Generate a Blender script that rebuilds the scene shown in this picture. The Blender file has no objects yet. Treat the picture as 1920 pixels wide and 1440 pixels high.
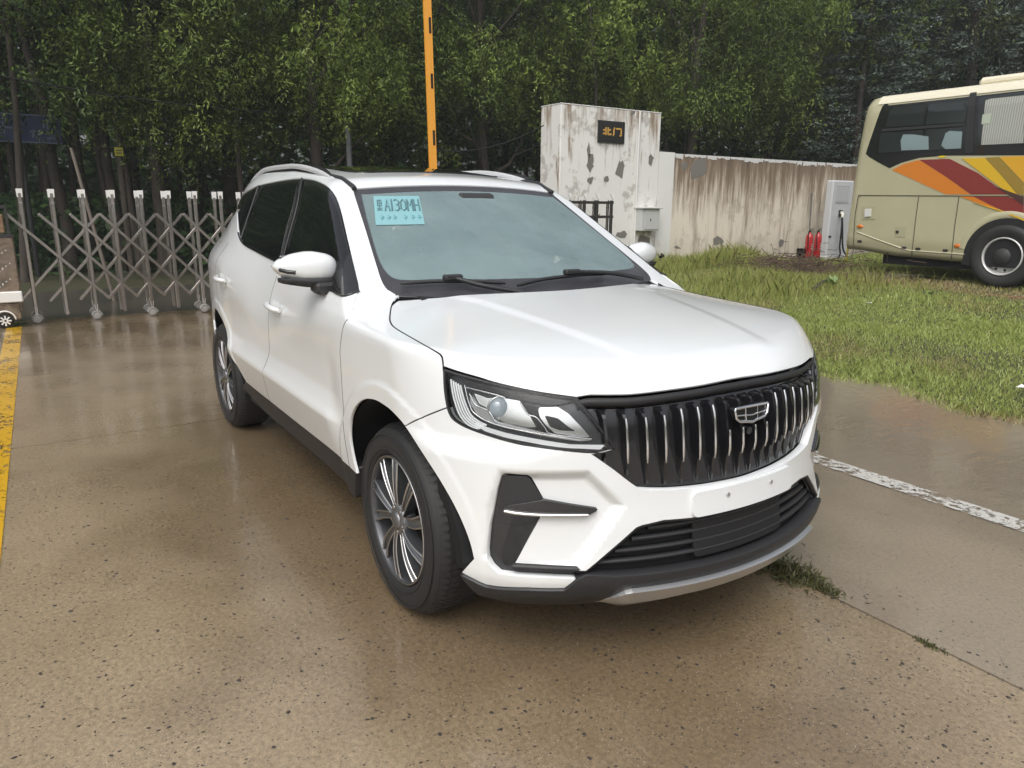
import bpy, bmesh, math, random
import numpy as np
from mathutils import Vector, Matrix
from mathutils.geometry import delaunay_2d_cdt

sc = bpy.context.scene
col = sc.collection
rnd = random.Random(7)
rng = np.random.default_rng(7)
rad = math.radians

# ---------------------------------------------------------------- camera
CAM = np.array([2.3878, -1.9525, 1.5185])
YAW, PITCH, ROLL, FPX = rad(146.868), rad(13.733), rad(0.471), 1379.9     # focal length in pixels of a 1920-pixel wide frame
_f = np.array([math.cos(YAW)*math.cos(PITCH), math.sin(YAW)*math.cos(PITCH), -math.sin(PITCH)])
_r0 = np.array([math.sin(YAW), -math.cos(YAW), 0.0]); _u0 = np.cross(_r0, _f)
_r = math.cos(ROLL)*_r0 + math.sin(ROLL)*_u0
_u = -math.sin(ROLL)*_r0 + math.cos(ROLL)*_u0
cd = bpy.data.cameras.new('camera'); cam = bpy.data.objects.new('camera', cd); col.objects.link(cam)
cd.sensor_width = 36.0; cd.lens = FPX/1920*36.0; cd.clip_start = 0.05; cd.clip_end = 400
M = Matrix.Identity(4)
for i in range(3):
    M[i][0], M[i][1], M[i][2], M[i][3] = _r[i], _u[i], -_f[i], CAM[i]
cam.matrix_world = M
sc.camera = cam

# ---------------------------------------------------------------- sky, sun, exposure (rainy overcast day)
SUN_EL, SUN_AZ = 54.0, -48.0
w = bpy.data.worlds.new('World'); sc.world = w; w.use_nodes = True
nt = w.node_tree; nt.nodes.clear()
sky = nt.nodes.new('ShaderNodeTexSky'); sky.sky_type = 'NISHITA'; sky.sun_disc = False
sky.sun_elevation = rad(SUN_EL); sky.sun_rotation = rad(90 - SUN_AZ)
sky.air_density = 1.0; sky.dust_density = 6.0; sky.ozone_density = 1.0
hs = nt.nodes.new('ShaderNodeHueSaturation'); hs.inputs['Saturation'].default_value = 0.34
bg = nt.nodes.new('ShaderNodeBackground'); bg.inputs['Strength'].default_value = 0.15
wo = nt.nodes.new('ShaderNodeOutputWorld')
nt.links.new(sky.outputs[0], hs.inputs['Color']); nt.links.new(hs.outputs[0], bg.inputs['Color']); nt.links.new(bg.outputs[0], wo.inputs['Surface'])
sd = bpy.data.lights.new('sun', 'SUN'); sun = bpy.data.objects.new('sun', sd); col.objects.link(sun)
sd.energy = 0.9; sd.angle = rad(80); sd.color = (1.0, 0.985, 0.96)
sun.rotation_euler = (rad(90 - SUN_EL), 0, rad(SUN_AZ + 90))
sun.location = (0, 0, 30)
sc.view_settings.view_transform = 'Standard'; sc.view_settings.look = 'None'
sc.view_settings.exposure = 0.27; sc.view_settings.gamma = 1.0; sc.view_settings.use_curve_mapping = False
sc.cycles.use_denoising = True
try: sc.cycles.denoiser = 'OPENIMAGEDENOISE'
except Exception: pass
sc.cycles.volume_bounces = 0; sc.cycles.max_bounces = 7; sc.cycles.transparent_max_bounces = 12; sc.cycles.sample_clamp_indirect = 4.0
sc.cycles.caustics_reflective = False; sc.cycles.caustics_refractive = False

# ---------------------------------------------------------------- small helpers
def V3(*a): return np.array(a, float)

def hs1(x, xs, ys):
    """smooth (monotone cubic) interpolation of a table"""
    x = np.asarray(x, float); xs = np.asarray(xs, float); ys = np.asarray(ys, float)
    if xs[0] > xs[-1]: xs, ys = xs[::-1], ys[::-1]
    d = np.diff(ys)/np.diff(xs); m = np.zeros_like(ys)
    m[0], m[-1] = d[0], d[-1]
    a, b = d[:-1], d[1:]
    ok = a*b > 0
    m[1:-1] = np.where(ok, 2*a*b/np.where(ok, a+b, 1), 0)
    i = np.clip(np.searchsorted(xs, x) - 1, 0, len(xs) - 2)
    h = xs[i+1]-xs[i]; t = (x-xs[i])/h
    tc = np.clip(t, 0, 1); t2, t3 = tc*tc, tc*tc*tc
    y = (2*t3-3*t2+1)*ys[i] + (t3-2*t2+tc)*h*m[i] + (-2*t3+3*t2)*ys[i+1] + (t3-t2)*h*m[i+1]
    return y + np.where(t < 0, (t)*h*m[0], 0) + np.where(t > 1, (t-1)*h*m[-1], 0)

def sst(x, a, b):
    t = np.clip((np.asarray(x, float)-a)/(b-a), 0, 1); return t*t*(3-2*t)

def smax(a, b, k):
    h = np.maximum(k-np.abs(a-b), 0)/k
    return np.maximum(a, b) + h*h*k*0.25
def smin(a, b, k): return -smax(-a, -b, k)

def new_obj(name, verts, faces, mat=None, parent=None, normals=None, smooth=False):
    me = bpy.data.meshes.new(name)
    me.from_pydata([tuple(map(float, v)) for v in verts], [], [tuple(map(int, f)) for f in faces])
    if mat is not None: me.materials.append(mat)
    if smooth or normals is not None:
        me.polygons.foreach_set('use_smooth', [True]*len(me.polygons))
    me.update()
    if normals is not None:
        me.normals_split_custom_set_from_vertices([tuple(map(float, n)) for n in normals])
    o = bpy.data.objects.new(name, me); col.objects.link(o)
    if parent is not None: attach(o, parent)
    return o

WLOC = {}
def wloc(p):
    return WLOC.get(p.name, Vector((0, 0, 0)))
def attach(o, p):
    """parent a world-space mesh to an object that stands at a known place"""
    o.parent = p; o.matrix_parent_inverse = Matrix.Translation(-wloc(p))

def tag(o, label=None, cat=None, group=None, kind=None):
    if label: o['label'] = label
    if cat: o['category'] = cat
    if group: o['group'] = group
    if kind: o['kind'] = kind
    return o

def empty(name, loc=(0, 0, 0), label=None, cat=None, group=None, parent=None):
    o = bpy.data.objects.new(name, None); col.objects.link(o)
    o.empty_display_size = 0.2
    L = Vector(loc)
    o.location = L if parent is None else L - wloc(parent)
    if parent is not None: o.parent = parent
    WLOC[o.name] = L.copy()
    return tag(o, label, cat, group)

class MB:
    """collects shapes into one mesh"""
    def __init__(s): s.v = []; s.f = []; s.sm = []
    def add(s, v, f, sm=False):
        n = len(s.v); s.v += [tuple(map(float, p)) for p in v]; s.f += [tuple(int(i)+n for i in q) for q in f]; s.sm += [sm]*len(f); return s
    def box(s, c, d, rot=None):
        c = np.array(c, float); h = np.array(d, float)/2
        P = np.array([[x, y, z] for x in (-1, 1) for y in (-1, 1) for z in (-1, 1)])*h
        if rot is not None: P = P @ np.array(rot).T
        return s.add(P+c, [(0,1,3,2),(4,6,7,5),(0,4,5,1),(2,3,7,6),(0,2,6,4),(1,5,7,3)])
    def bbox(s, c, d, b=0.01, rot=None):
        """box with chamfered edges"""
        c = np.array(c, float); h = np.array(d, float)/2; b = min(b, 0.49*min(d))
        pts = []; 
        for x in (-1, 1):
            for y in (-1, 1):
                for z in (-1, 1):
                    pts += [(x*h[0], y*(h[1]-b), z*(h[2]-b)), (x*(h[0]-b), y*h[1], z*(h[2]-b)), (x*(h[0]-b), y*(h[1]-b), z*h[2])]
        P = np.array(pts)
        if rot is not None: P = P @ np.array(rot).T
        I = lambda x, y, z, k: ((x*2+y)*2+z)*3+k
        F = []
        F += [(I(0,0,0,0),I(0,0,1,0),I(0,1,1,0),I(0,1,0,0)), (I(1,0,0,0),I(1,1,0,0),I(1,1,1,0),I(1,0,1,0))]
        F += [(I(0,0,0,1),I(1,0,0,1),I(1,0,1,1),I(0,0,1,1)), (I(0,1,0,1),I(0,1,1,1),I(1,1,1,1),I(1,1,0,1))]
        F += [(I(0,0,0,2),I(0,1,0,2),I(1,1,0,2),I(1,0,0,2)), (I(0,0,1,2),I(1,0,1,2),I(1,1,1,2),I(0,1,1,2))]
        for a in (0, 1):
            for bb in (0, 1):
                e = [(I(a,bb,0,0),I(a,bb,0,1),I(a,bb,1,1),I(a,bb,1,0)), (I(a,0,bb,0),I(a,1,bb,0),I(a,1,bb,2),I(a,0,bb,2)), (I(0,a,bb,1),I(1,a,bb,1),I(1,a,bb,2),I(0,a,bb,2))]
                F += e
        for a in (0,1):
            for bb in (0,1):
                for cc in (0,1): F.append((I(a,bb,cc,0),I(a,bb,cc,1),I(a,bb,cc,2)))
        # fix orientation outward
        G = []
        for q in F:
            p = P[list(q)]; n = np.cross(p[1]-p[0], p[2]-p[0]); ctr = p.mean(0)
            G.append(q if n @ ctr >= 0 else q[::-1])
        return s.add(P+c, G)
    def tube(s, pts, r, n=8, cap=True, sm=True):
        pts = [np.array(p, float) for p in pts]; m = len(pts)
        rs = [r]*m if np.isscalar(r) else list(r)
        V = []; prev = None
        for i, p in enumerate(pts):
            t = pts[min(i+1, m-1)]-pts[max(i-1, 0)]; t = t/(np.linalg.norm(t)+1e-12)
            a = prev if prev is not None else (V3(0,0,1) if abs(t[2]) < .9 else V3(1,0,0))
            b1 = a-t*(a@t); b1 /= np.linalg.norm(b1)+1e-12; prev = b1; b2 = np.cross(t, b1)
            for k in range(n):
                th = 2*math.pi*k/n; V.append(p+rs[i]*(math.cos(th)*b1+math.sin(th)*b2))
        F = [(i*n+k, i*n+(k+1)%n, (i+1)*n+(k+1)%n, (i+1)*n+k) for i in range(m-1) for k in range(n)]
        s.add(V, F, sm)
        if cap: s.add(V[:n], [tuple(range(n))[::-1]]); s.add(V[-n:], [tuple(range(n))])
        return s
    def bar(s, a, b, w, h, up=(0,0,1)):
        """rectangular bar from a to b: w across, h along 'up'"""
        a = np.array(a, float); b = np.array(b, float); t = b-a; L = np.linalg.norm(t); t /= L
        u = np.array(up, float); u = u-t*(u@t); u /= np.linalg.norm(u); v = np.cross(t, u)
        R_ = np.stack([t, v, u], 1)
        return s.box((a+b)/2, (L, w, h), R_)
    def lathe(s, prof, n=48, axis='y', c=(0,0,0), sm=True, closed=False):
        """prof: list of (radius, offset along axis)"""
        V = []; m = len(prof)
        for rr, o in prof:
            for k in range(n):
                th = 2*math.pi*k/n; a, b = rr*math.cos(th), rr*math.sin(th)
                V.append({'y': (a, o, b), 'z': (a, b, o), 'x': (o, a, b)}[axis])
        V = np.array(V)+np.array(c, float)
        F = []
        for i in range(m if closed else m-1):
            for k in range(n):
                q = (i*n+k, i*n+(k+1)%n, ((i+1)%m)*n+(k+1)%n, ((i+1)%m)*n+k)
                F.append(q[::-1] if axis == 'y' else q)
        return s.add(V, F, sm)
    def prism(s, poly, z0, z1, fr):
        """extrude 2-D polygon; fr maps (u,v,w)->xyz"""
        n = len(poly); V = [fr(u, v, z0) for u, v in poly]+[fr(u, v, z1) for u, v in poly]
        return s.add(V, [tuple(range(n))[::-1], tuple(range(n, 2*n))]+[(i, (i+1)%n, (i+1)%n+n, i+n) for i in range(n)])
    def build(s, name, mat, parent=None, smooth_angle=None):
        o = new_obj(name, s.v, s.f, mat, parent)
        o.data.polygons.foreach_set('use_smooth', s.sm)
        return o

def mirror(o, name=None, parent=None, mat=None):
    """mirrored copy (across the car's centre plane) of a mesh object"""
    me = o.data; n = len(me.vertices)
    co = np.empty(n*3); me.vertices.foreach_get('co', co); co = co.reshape(-1, 3)*[1, -1, 1]
    faces = [tuple(p.vertices)[::-1] for p in me.polygons]
    sm = [p.use_smooth for p in me.polygons]
    m2 = bpy.data.meshes.new(me.name); m2.from_pydata(co.tolist(), [], faces)
    for m in me.materials: m2.materials.append(m)
    m2.polygons.foreach_set('use_smooth', sm); m2.update()
    if o.get('_cn') is not None or me.has_custom_normals:
        nr = np.zeros((n, 3))
        for l in me.loops: nr[l.vertex_index] = me.corner_normals[l.index].vector
        m2.normals_split_custom_set_from_vertices((nr*[1, -1, 1]).tolist())
    p2 = bpy.data.objects.new(name or o.name.split('.')[0], m2); col.objects.link(p2)
    p = parent if parent is not None else o.parent
    if p is not None: attach(p2, p)
    return p2
# ---------------------------------------------------------------- materials
def N(nt, t, **kw):
    n = nt.nodes.new(t)
    for k, v in kw.items():
        if k in n.inputs: n.inputs[k].default_value = v
        else: setattr(n, k, v)
    return n
def mat_base(name, color=(.5,.5,.5), rough=.5, metal=0.0, coat=0.0, spec=0.5, **kw):
    m = bpy.data.materials.new(name); m.use_nodes = True
    b = m.node_tree.nodes['Principled BSDF']
    b.inputs['Base Color'].default_value = (*color, 1); b.inputs['Roughness'].default_value = rough
    b.inputs['Metallic'].default_value = metal; b.inputs['Coat Weight'].default_value = coat
    b.inputs['Coat Roughness'].default_value = 0.05; b.inputs['Specular IOR Level'].default_value = spec
    for k, v in kw.items(): b.inputs[k.replace('_', ' ')].default_value = v
    return m
def bsdf(m): return m.node_tree.nodes['Principled BSDF']
def coords(nt, scale=(1,1,1), kind='Object'):
    tc = N(nt, 'ShaderNodeTexCoord'); mp = N(nt, 'ShaderNodeMapping')
    mp.inputs['Scale'].default_value = scale
    nt.links.new(tc.outputs[kind], mp.inputs['Vector']); return mp.outputs['Vector']
def noise(nt, vec, scale, detail=4, rough=.55, **kw):
    n = N(nt, 'ShaderNodeTexNoise', Scale=scale, Detail=detail, Roughness=rough, **kw)
    nt.links.new(vec, n.inputs['Vector']); return n
def ramp(nt, src, stops, interp='LINEAR'):
    r = N(nt, 'ShaderNodeValToRGB'); e = r.color_ramp.elements; r.color_ramp.interpolation = interp
    while len(e) < len(stops): e.new(0.5)
    for el, (p, c) in zip(e, stops):
        el.position = p; el.color = (*c, 1) if len(c) == 3 else c
    nt.links.new(src, r.inputs[0]); return r.outputs[0]
def mixc(nt, fac, a, b, mode='MIX'):
    n = N(nt, 'ShaderNodeMix', data_type='RGBA', blend_type=mode)
    for v, i in ((fac, 0), (a, 6), (b, 7)):
        if hasattr(v, 'is_output') or isinstance(v, bpy.types.NodeSocket): nt.links.new(v, n.inputs[i])
        elif i == 0: n.inputs[0].default_value = v
        else: n.inputs[i].default_value = (*v, 1)
    return n.outputs[2]
def math_(nt, op, a, b=None, c=None):
    n = N(nt, 'ShaderNodeMath', operation=op)
    for i, v in enumerate((a, b, c)):
        if v is None: continue
        if isinstance(v, bpy.types.NodeSocket): nt.links.new(v, n.inputs[i])
        else: n.inputs[i].default_value = v
    return n.outputs[0]
def bump(nt, h, strength, dist=0.01, normal=None):
    b = N(nt, 'ShaderNodeBump', Strength=strength, Distance=dist); nt.links.new(h, b.inputs['Height'])
    if normal is not None: nt.links.new(normal, b.inputs['Normal'])
    return b.outputs[0]

def droplets(m, scale=260, strength=.25, dens=.35, target='Normal'):
    """fine rain beads standing on a surface"""
    nt = m.node_tree; v = coords(nt)
    vo = N(nt, 'ShaderNodeTexVoronoi', Scale=scale); nt.links.new(v, vo.inputs['Vector'])
    n = noise(nt, v, 9, 3)
    h = ramp(nt, vo.outputs['Distance'], [(0, (1,1,1)), (dens, (0,0,0))])
    hh = math_(nt, 'MULTIPLY', h, ramp(nt, n.outputs[0], [(.35, (0,0,0)), (.6, (1,1,1))]))
    nt.links.new(bump(nt, hh, strength, .002), bsdf(m).inputs[target])
    if bsdf(m).inputs['Coat Weight'].default_value > 0: nt.links.new(bump(nt, hh, strength, .002), bsdf(m).inputs['Coat Normal'])

def paint_white():
    m = mat_base('white_paint', (.75, .778, .79), .30, coat=1.0); b = bsdf(m); nt = m.node_tree
    v = coords(nt); n = noise(nt, v, 3.0, 5, .6)
    dirt = ramp(nt, n.outputs[0], [(.35, (.75, .778, .79)), (.75, (.725, .748, .757))])
    # a thin beige tint, stronger low on the body
    sep = N(nt, 'ShaderNodeSeparateXYZ'); nt.links.new(v, sep.inputs[0])
    lo = N(nt, 'ShaderNodeMapRange', **{'From Min': .75, 'From Max': .30, 'To Min': 0., 'To Max': .18}); nt.links.new(sep.outputs[2], lo.inputs[0])
    n2 = noise(nt, v, 14, 6, .7)
    k = math_(nt, 'MULTIPLY', lo.outputs[0], n2.outputs[0])
    nt.links.new(mixc(nt, k, dirt, (.62, .58, .50)), b.inputs['Base Color'])
    b.inputs['Coat Roughness'].default_value = .07
    droplets(m, 230, .18, .3)
    return m
MAT = {}
MAT['paint'] = paint_white()
MAT['black_gloss'] = mat_base('gloss_black', (.012, .012, .014), .16, coat=.6)
MAT['black_plastic'] = mat_base('black_plastic', (.022, .022, .024), .46); droplets(MAT['black_plastic'], 260, .5, .4)
MAT['matte_black'] = mat_base('matte_black', (.008, .008, .009), .8)
MAT['rubber'] = mat_base('tyre_rubber', (.018, .018, .018), .62)
MAT['chrome'] = mat_base('chrome', (.72, .72, .73), .12, 1.0)
MAT['silver'] = mat_base('satin_silver', (.62, .63, .64), .32, .85, coat=.3)
MAT['alloy_face'] = mat_base('machined_alloy', (.56, .55, .54), .3, 1.0)
MAT['alloy_dark'] = mat_base('alloy_grey', (.20, .205, .215), .36, .75, coat=.4)
MAT['side_glass'] = mat_base('tinted_glass', (.006, .007, .008), .04, spec=.6)
MAT['lens'] = None
# ---------------------------------------------------------------- the car: one master surface, panels trimmed out of it
WB, WR = 2.815, 0.36
def arch_d(x, z, xc): return np.sqrt((x-xc)**2 + (z-WR)**2)

def Ys(x, z):
    """half width of the body side"""
    up = hs1(z, [.62, .68, .74, .82, .95, 1.04, 1.2], [.960, .939, .928, .930, .940, .943, .943])
    lowr = .960 + .22*(z-.62)
    flat = hs1(z, [.2, .45, .62, .9, 1.04], [.90, .925, .938, .944, .943])
    wl = sst(x, -2.75, -2.35)*(1-sst(x, -.62, -.43))
    y = smin(lowr, up, .007)*wl + flat*(1-wl)
    zc = 1.055 + .115*sst(x, -1.7, -3.0) + 0*x
    zc = 1.055 + .115*(1-sst(x, -3.0, -1.7))
    dz = z-zc
    up2 = .943 - .38*dz - .09*np.maximum(dz, 0)**2
    k = .015 + .13*np.exp(-((x+1.55)/.55)**2)
    y = smin(y, up2, k)
    # plan taper
    y = y - .13*np.maximum(x-.05, 0)**2 - .105*np.maximum(-2.45-x, 0)**2 - .050*sst(z, 1.08, 1.34)*sst(-x, 2.25, 3.2)
    y = y - .075*np.clip((z-1.08)/.5, 0, 1.2)*((x+1.9)/1.5)**2
    # wheel-arch lips
    for xc in (0.0, -WB):
        d = arch_d(x, z, xc)
        y = y + .006*(1-sst(d, .515, .540))
    return y

def Xf(y, z):
    ay = np.abs(y)
    xc = hs1(z, [.16, .22, .27, .31, .36, .40, .45, .52, .60, .68, .76, .85, .95, 1.03, 1.10],
             [.66, .76, .835, .872, .89, .888, .88, .872, .862, .856, .850, .838, .805, .765, .71])
    return xc - .38*ay**2 - .10*ay**4

def Thood(x, y):
    ay = np.abs(y)
    zc = hs1(x, [-.6, -.3, 0., .3, .5, .65, .75, .9], [1.215, 1.168, 1.128, 1.088, 1.056, 1.025, .998, .95])
    e = hs1(x, [-.6, -.3, 0, .25, .4, .55, .7, .85], [1.085, 1.072, 1.062, 1.052, 1.036, 1.005, .955, .90])
    wgt = np.clip(ay/.93, 0, 1.05)**2.6
    z = zc*(1-wgt)+e*wgt
    # raised centre panel between two ridges
    hw = .328 + .165*(.6-x) + .25*np.maximum(-.15-x, 0)
    fr = .668 - .10*ay**2
    s = smin(hw-ay, fr-x, .07)
    z = z + .0045*sst(s, -.035, .035)
    return z

def Xw(y, z): return -.388 - 1.765*(z-1.151) - .22*(y*y-.493)
def Zroof(x, y):
    zr = hs1(x, [-.9, -1.1, -1.3, -1.6, -2.0, -2.5, -3.0, -3.4, -3.8], [1.612, 1.641, 1.670, 1.704, 1.732, 1.734, 1.702, 1.655, 1.58])
    return zr - .085*y*y
def Xr(y, z):
    xr = hs1(z, [.2, .35, .5, .7, .9, 1.02, 1.10, 1.2, 1.45, 1.62], [3.70, 3.84, 3.90, 3.915, 3.90, 3.87, 3.84, 3.77, 3.58, 3.40])
    return xr - .16*y*y
def F_low(P):
    x, y, z = P[..., 0], P[..., 1], P[..., 2]; ay = np.abs(y)
    f = smax(ay-Ys(x, z), (x-Xf(y, z))*.95, .30-.13*(1-sst(z, .73, .80)))
    f = smax(f, (z-Thood(x, y))*.98, .022 + .083*sst(x, .35, .6))
    return smax(f, -x-Xr(y, z), .22)
def F_green(P):
    x, y, z = P[..., 0], P[..., 1], P[..., 2]; ay = np.abs(y)
    f = smax(ay-Ys(x, z), (z-Zroof(x, y)), .09)
    f = smax(f, (x-Xw(y, z))*.48, .03)
    f = smax(f, (-x-Xr(y, z))*.9, .15)
    return np.maximum(f, 1.04-z)
def F_all(P): return np.minimum(F_low(P), F_green(P))
def F_ws(P): return (P[..., 0]-Xw(P[..., 1], P[..., 2]))*.48
def F_roof(P): return P[..., 2]-Zroof(P[..., 0], P[..., 1])

def grad(F, P, e=.0012):
    g = np.stack([(F(P+d)-F(P-d)) for d in np.eye(3)*e], -1)
    return g/(np.linalg.norm(g, axis=-1, keepdims=True)+1e-12)

def march(F, O, D, t0=0., t1=4., n=0):
    """first crossing of F=0 along rays O+tD (stepping by the field's own value)"""
    O = np.atleast_2d(O).astype(float); D = np.broadcast_to(np.asarray(D, float), O.shape)
    t = np.full(len(O), float(t0)); act = np.ones(len(O), bool)
    for _ in range(90):
        i = np.nonzero(act)[0]
        if not len(i): break
        v = F(O[i]+D[i]*t[i, None])
        t[i] += np.clip(v, -.4, .4)*.62
        act[i] = (np.abs(v) > 2e-5) & (t[i] < t1)
    return O+D*np.minimum(t, t1)[:, None], t < t1

def pix(pts, F=F_all, crop=None):
    """points of the photograph (1920x1440 pixels) carried onto the car's surface"""
    pts = np.array(pts, float)
    D = _f + _r*((pts[:, 0:1]-960)/FPX) - _u*((pts[:, 1:2]-720)/FPX)
    D /= np.linalg.norm(D, axis=1, keepdims=True)
    P, ok = march(F, np.broadcast_to(CAM, D.shape), D, 1.2, 8.0)
    for i in np.nonzero(~ok)[0]:        # a sight line that just misses: take the nearest point of the surface
        q = CAM+D[i]*np.linspace(2.0, 6.2, 600)[:, None]; p = q[int(np.argmin(F(q)))][None]
        for _ in range(12): p = p-grad(F, p)*np.clip(F(p), -.03, .03)[:, None]*.9
        P[i] = p[0]
    return P
def cr(x0, y0, s): return lambda *L: [(x0+a/s, y0+b/s) for a, b in L]
k1, k2, k3, k4 = cr(360, 280, 3.84), cr(640, 300, 3.2), cr(360, 560, 3.5556), cr(640, 720, 3.2)
k5, k6, k7, k8 = cr(800, 660, 4.8), cr(1100, 640, 4.0), cr(880, 840, 2.7429), cr(1160, 500, 4.5714)

class Flat:
    def __init__(s, D, U, start):
        s.D = np.array(D, float)/np.linalg.norm(D); U = np.array(U, float); U = U-s.D*(U@s.D); s.U = U/np.linalg.norm(U)
        s.V = np.cross(s.D, s.U); s.L = start
    def to(s, P): P = np.atleast_2d(P); return np.stack([P@s.U, P@s.V], 1)
    def ray(s, q): return q[:, :1]*s.U+q[:, 1:]*s.V-s.D*s.L, np.broadcast_to(s.D, (len(q), 3))
class Cyl:
    """unrolled about a vertical axis behind the nose"""
    def __init__(s, cx=-.1, rr=.9): s.cx, s.rr = cx, rr
    def to(s, P): P = np.atleast_2d(P); return np.stack([np.arctan2(P[:, 1], P[:, 0]-s.cx)*s.rr, P[:, 2]], 1)
    def ray(s, q):
        th = q[:, 0]/s.rr; d = np.stack([np.cos(th), np.sin(th), 0*th], 1)
        return V3(s.cx, 0, 0)+d*1.6+np.stack([0*th, 0*th, q[:, 1]], 1), -d
FR_SIDE = Flat((0, 1, 0), (1, 0, 0), 2.0)
FR_OBL = Flat((0, math.cos(rad(42)), -math.sin(rad(42))), (1, 0, 0), 2.6)
FR_TOP = Flat((0, 0, -1), (1, 0, 0), 2.5)
FR_FRONT = Flat((-1, 0, 0), (0, 1, 0), 2.0)
FR_WS = Flat((-.5, 0, -.87), (0, 1, 0), 2.6)
FR_CYL = Cyl()

def resample(q, h, closed=True):
    q = np.asarray(q, float); out = []
    n = len(q)
    for i in range(n if closed else n-1):
        a, b = q[i], q[(i+1) % n]; m = max(1, int(math.ceil(np.linalg.norm(b-a)/h)))
        out += [a+(b-a)*j/m for j in range(m)]
    if not closed: out.append(q[-1])
    return np.array(out)
def crom(P, m=6):
    """smooth open curve through points"""
    P = np.asarray(P, float); Q = np.vstack([2*P[0]-P[1], P, 2*P[-1]-P[-2]]); out = []
    for i in range(1, len(Q)-2):
        for j in range(m):
            t = j/m; a, b, c, d = Q[i-1:i+3]
            out.append(.5*((2*b)+(-a+c)*t+(2*a-5*b+4*c-d)*t*t+(-a+3*b-3*c+d)*t**3))
    out.append(P[-1]); return np.array(out)
def round_poly(q, r):
    """cut the corners of a closed polygon with small arcs"""
    q = np.asarray(q, float); n = len(q); out = []
    for i in range(n):
        a, b, c = q[i-1], q[i], q[(i+1) % n]
        la, lc = np.linalg.norm(a-b), np.linalg.norm(c-b)
        if la < 1e-9 or lc < 1e-9: continue
        d = min(r, .45*la, .45*lc); p0 = b+(a-b)/la*d; p1 = b+(c-b)/lc*d
        for t in (0, .25, .5, .75, 1): out.append((1-t)**2*p0+2*t*(1-t)*b+t*t*p1)
    return np.array(out)
def area2(q): return .5*np.sum(q[:, 0]*np.roll(q[:, 1], -1)-np.roll(q[:, 0], -1)*q[:, 1])
def inset(q, d):
    """move a closed polygon inward"""
    s = 1 if area2(q) > 0 else -1
    e = np.roll(q, -1, 0)-q; L = np.linalg.norm(e, axis=1, keepdims=True); e = e/np.maximum(L, 1e-9)
    nrm = np.stack([-e[:, 1], e[:, 0]], 1)*s
    a, b = np.roll(nrm, 1, 0), nrm
    m = a+b; m /= np.maximum(np.sum(m*b, 1, keepdims=True), .35)
    return q+m*d
def inside(q, P):
    x, y = P[:, 0], P[:, 1]; r_ = np.zeros(len(P), bool); n = len(q)
    for i in range(n):
        x0, y0 = q[i]; x1, y1 = q[(i+1) % n]
        if y0 == y1: continue
        c = ((y0 > y) != (y1 > y)) & (x < (x1-x0)*(y-y0)/(y1-y0)+x0); r_ ^= c
    return r_
def dist_poly(q, P):
    d = np.full(len(P), 1e9); n = len(q)
    for i in range(n):
        a, b = q[i], q[(i+1) % n]; ab = b-a; t = np.clip(((P-a)@ab)/max(ab@ab, 1e-12), 0, 1)
        d = np.minimum(d, np.linalg.norm(P-a-t[:, None]*ab, axis=1))
    return d

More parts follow.
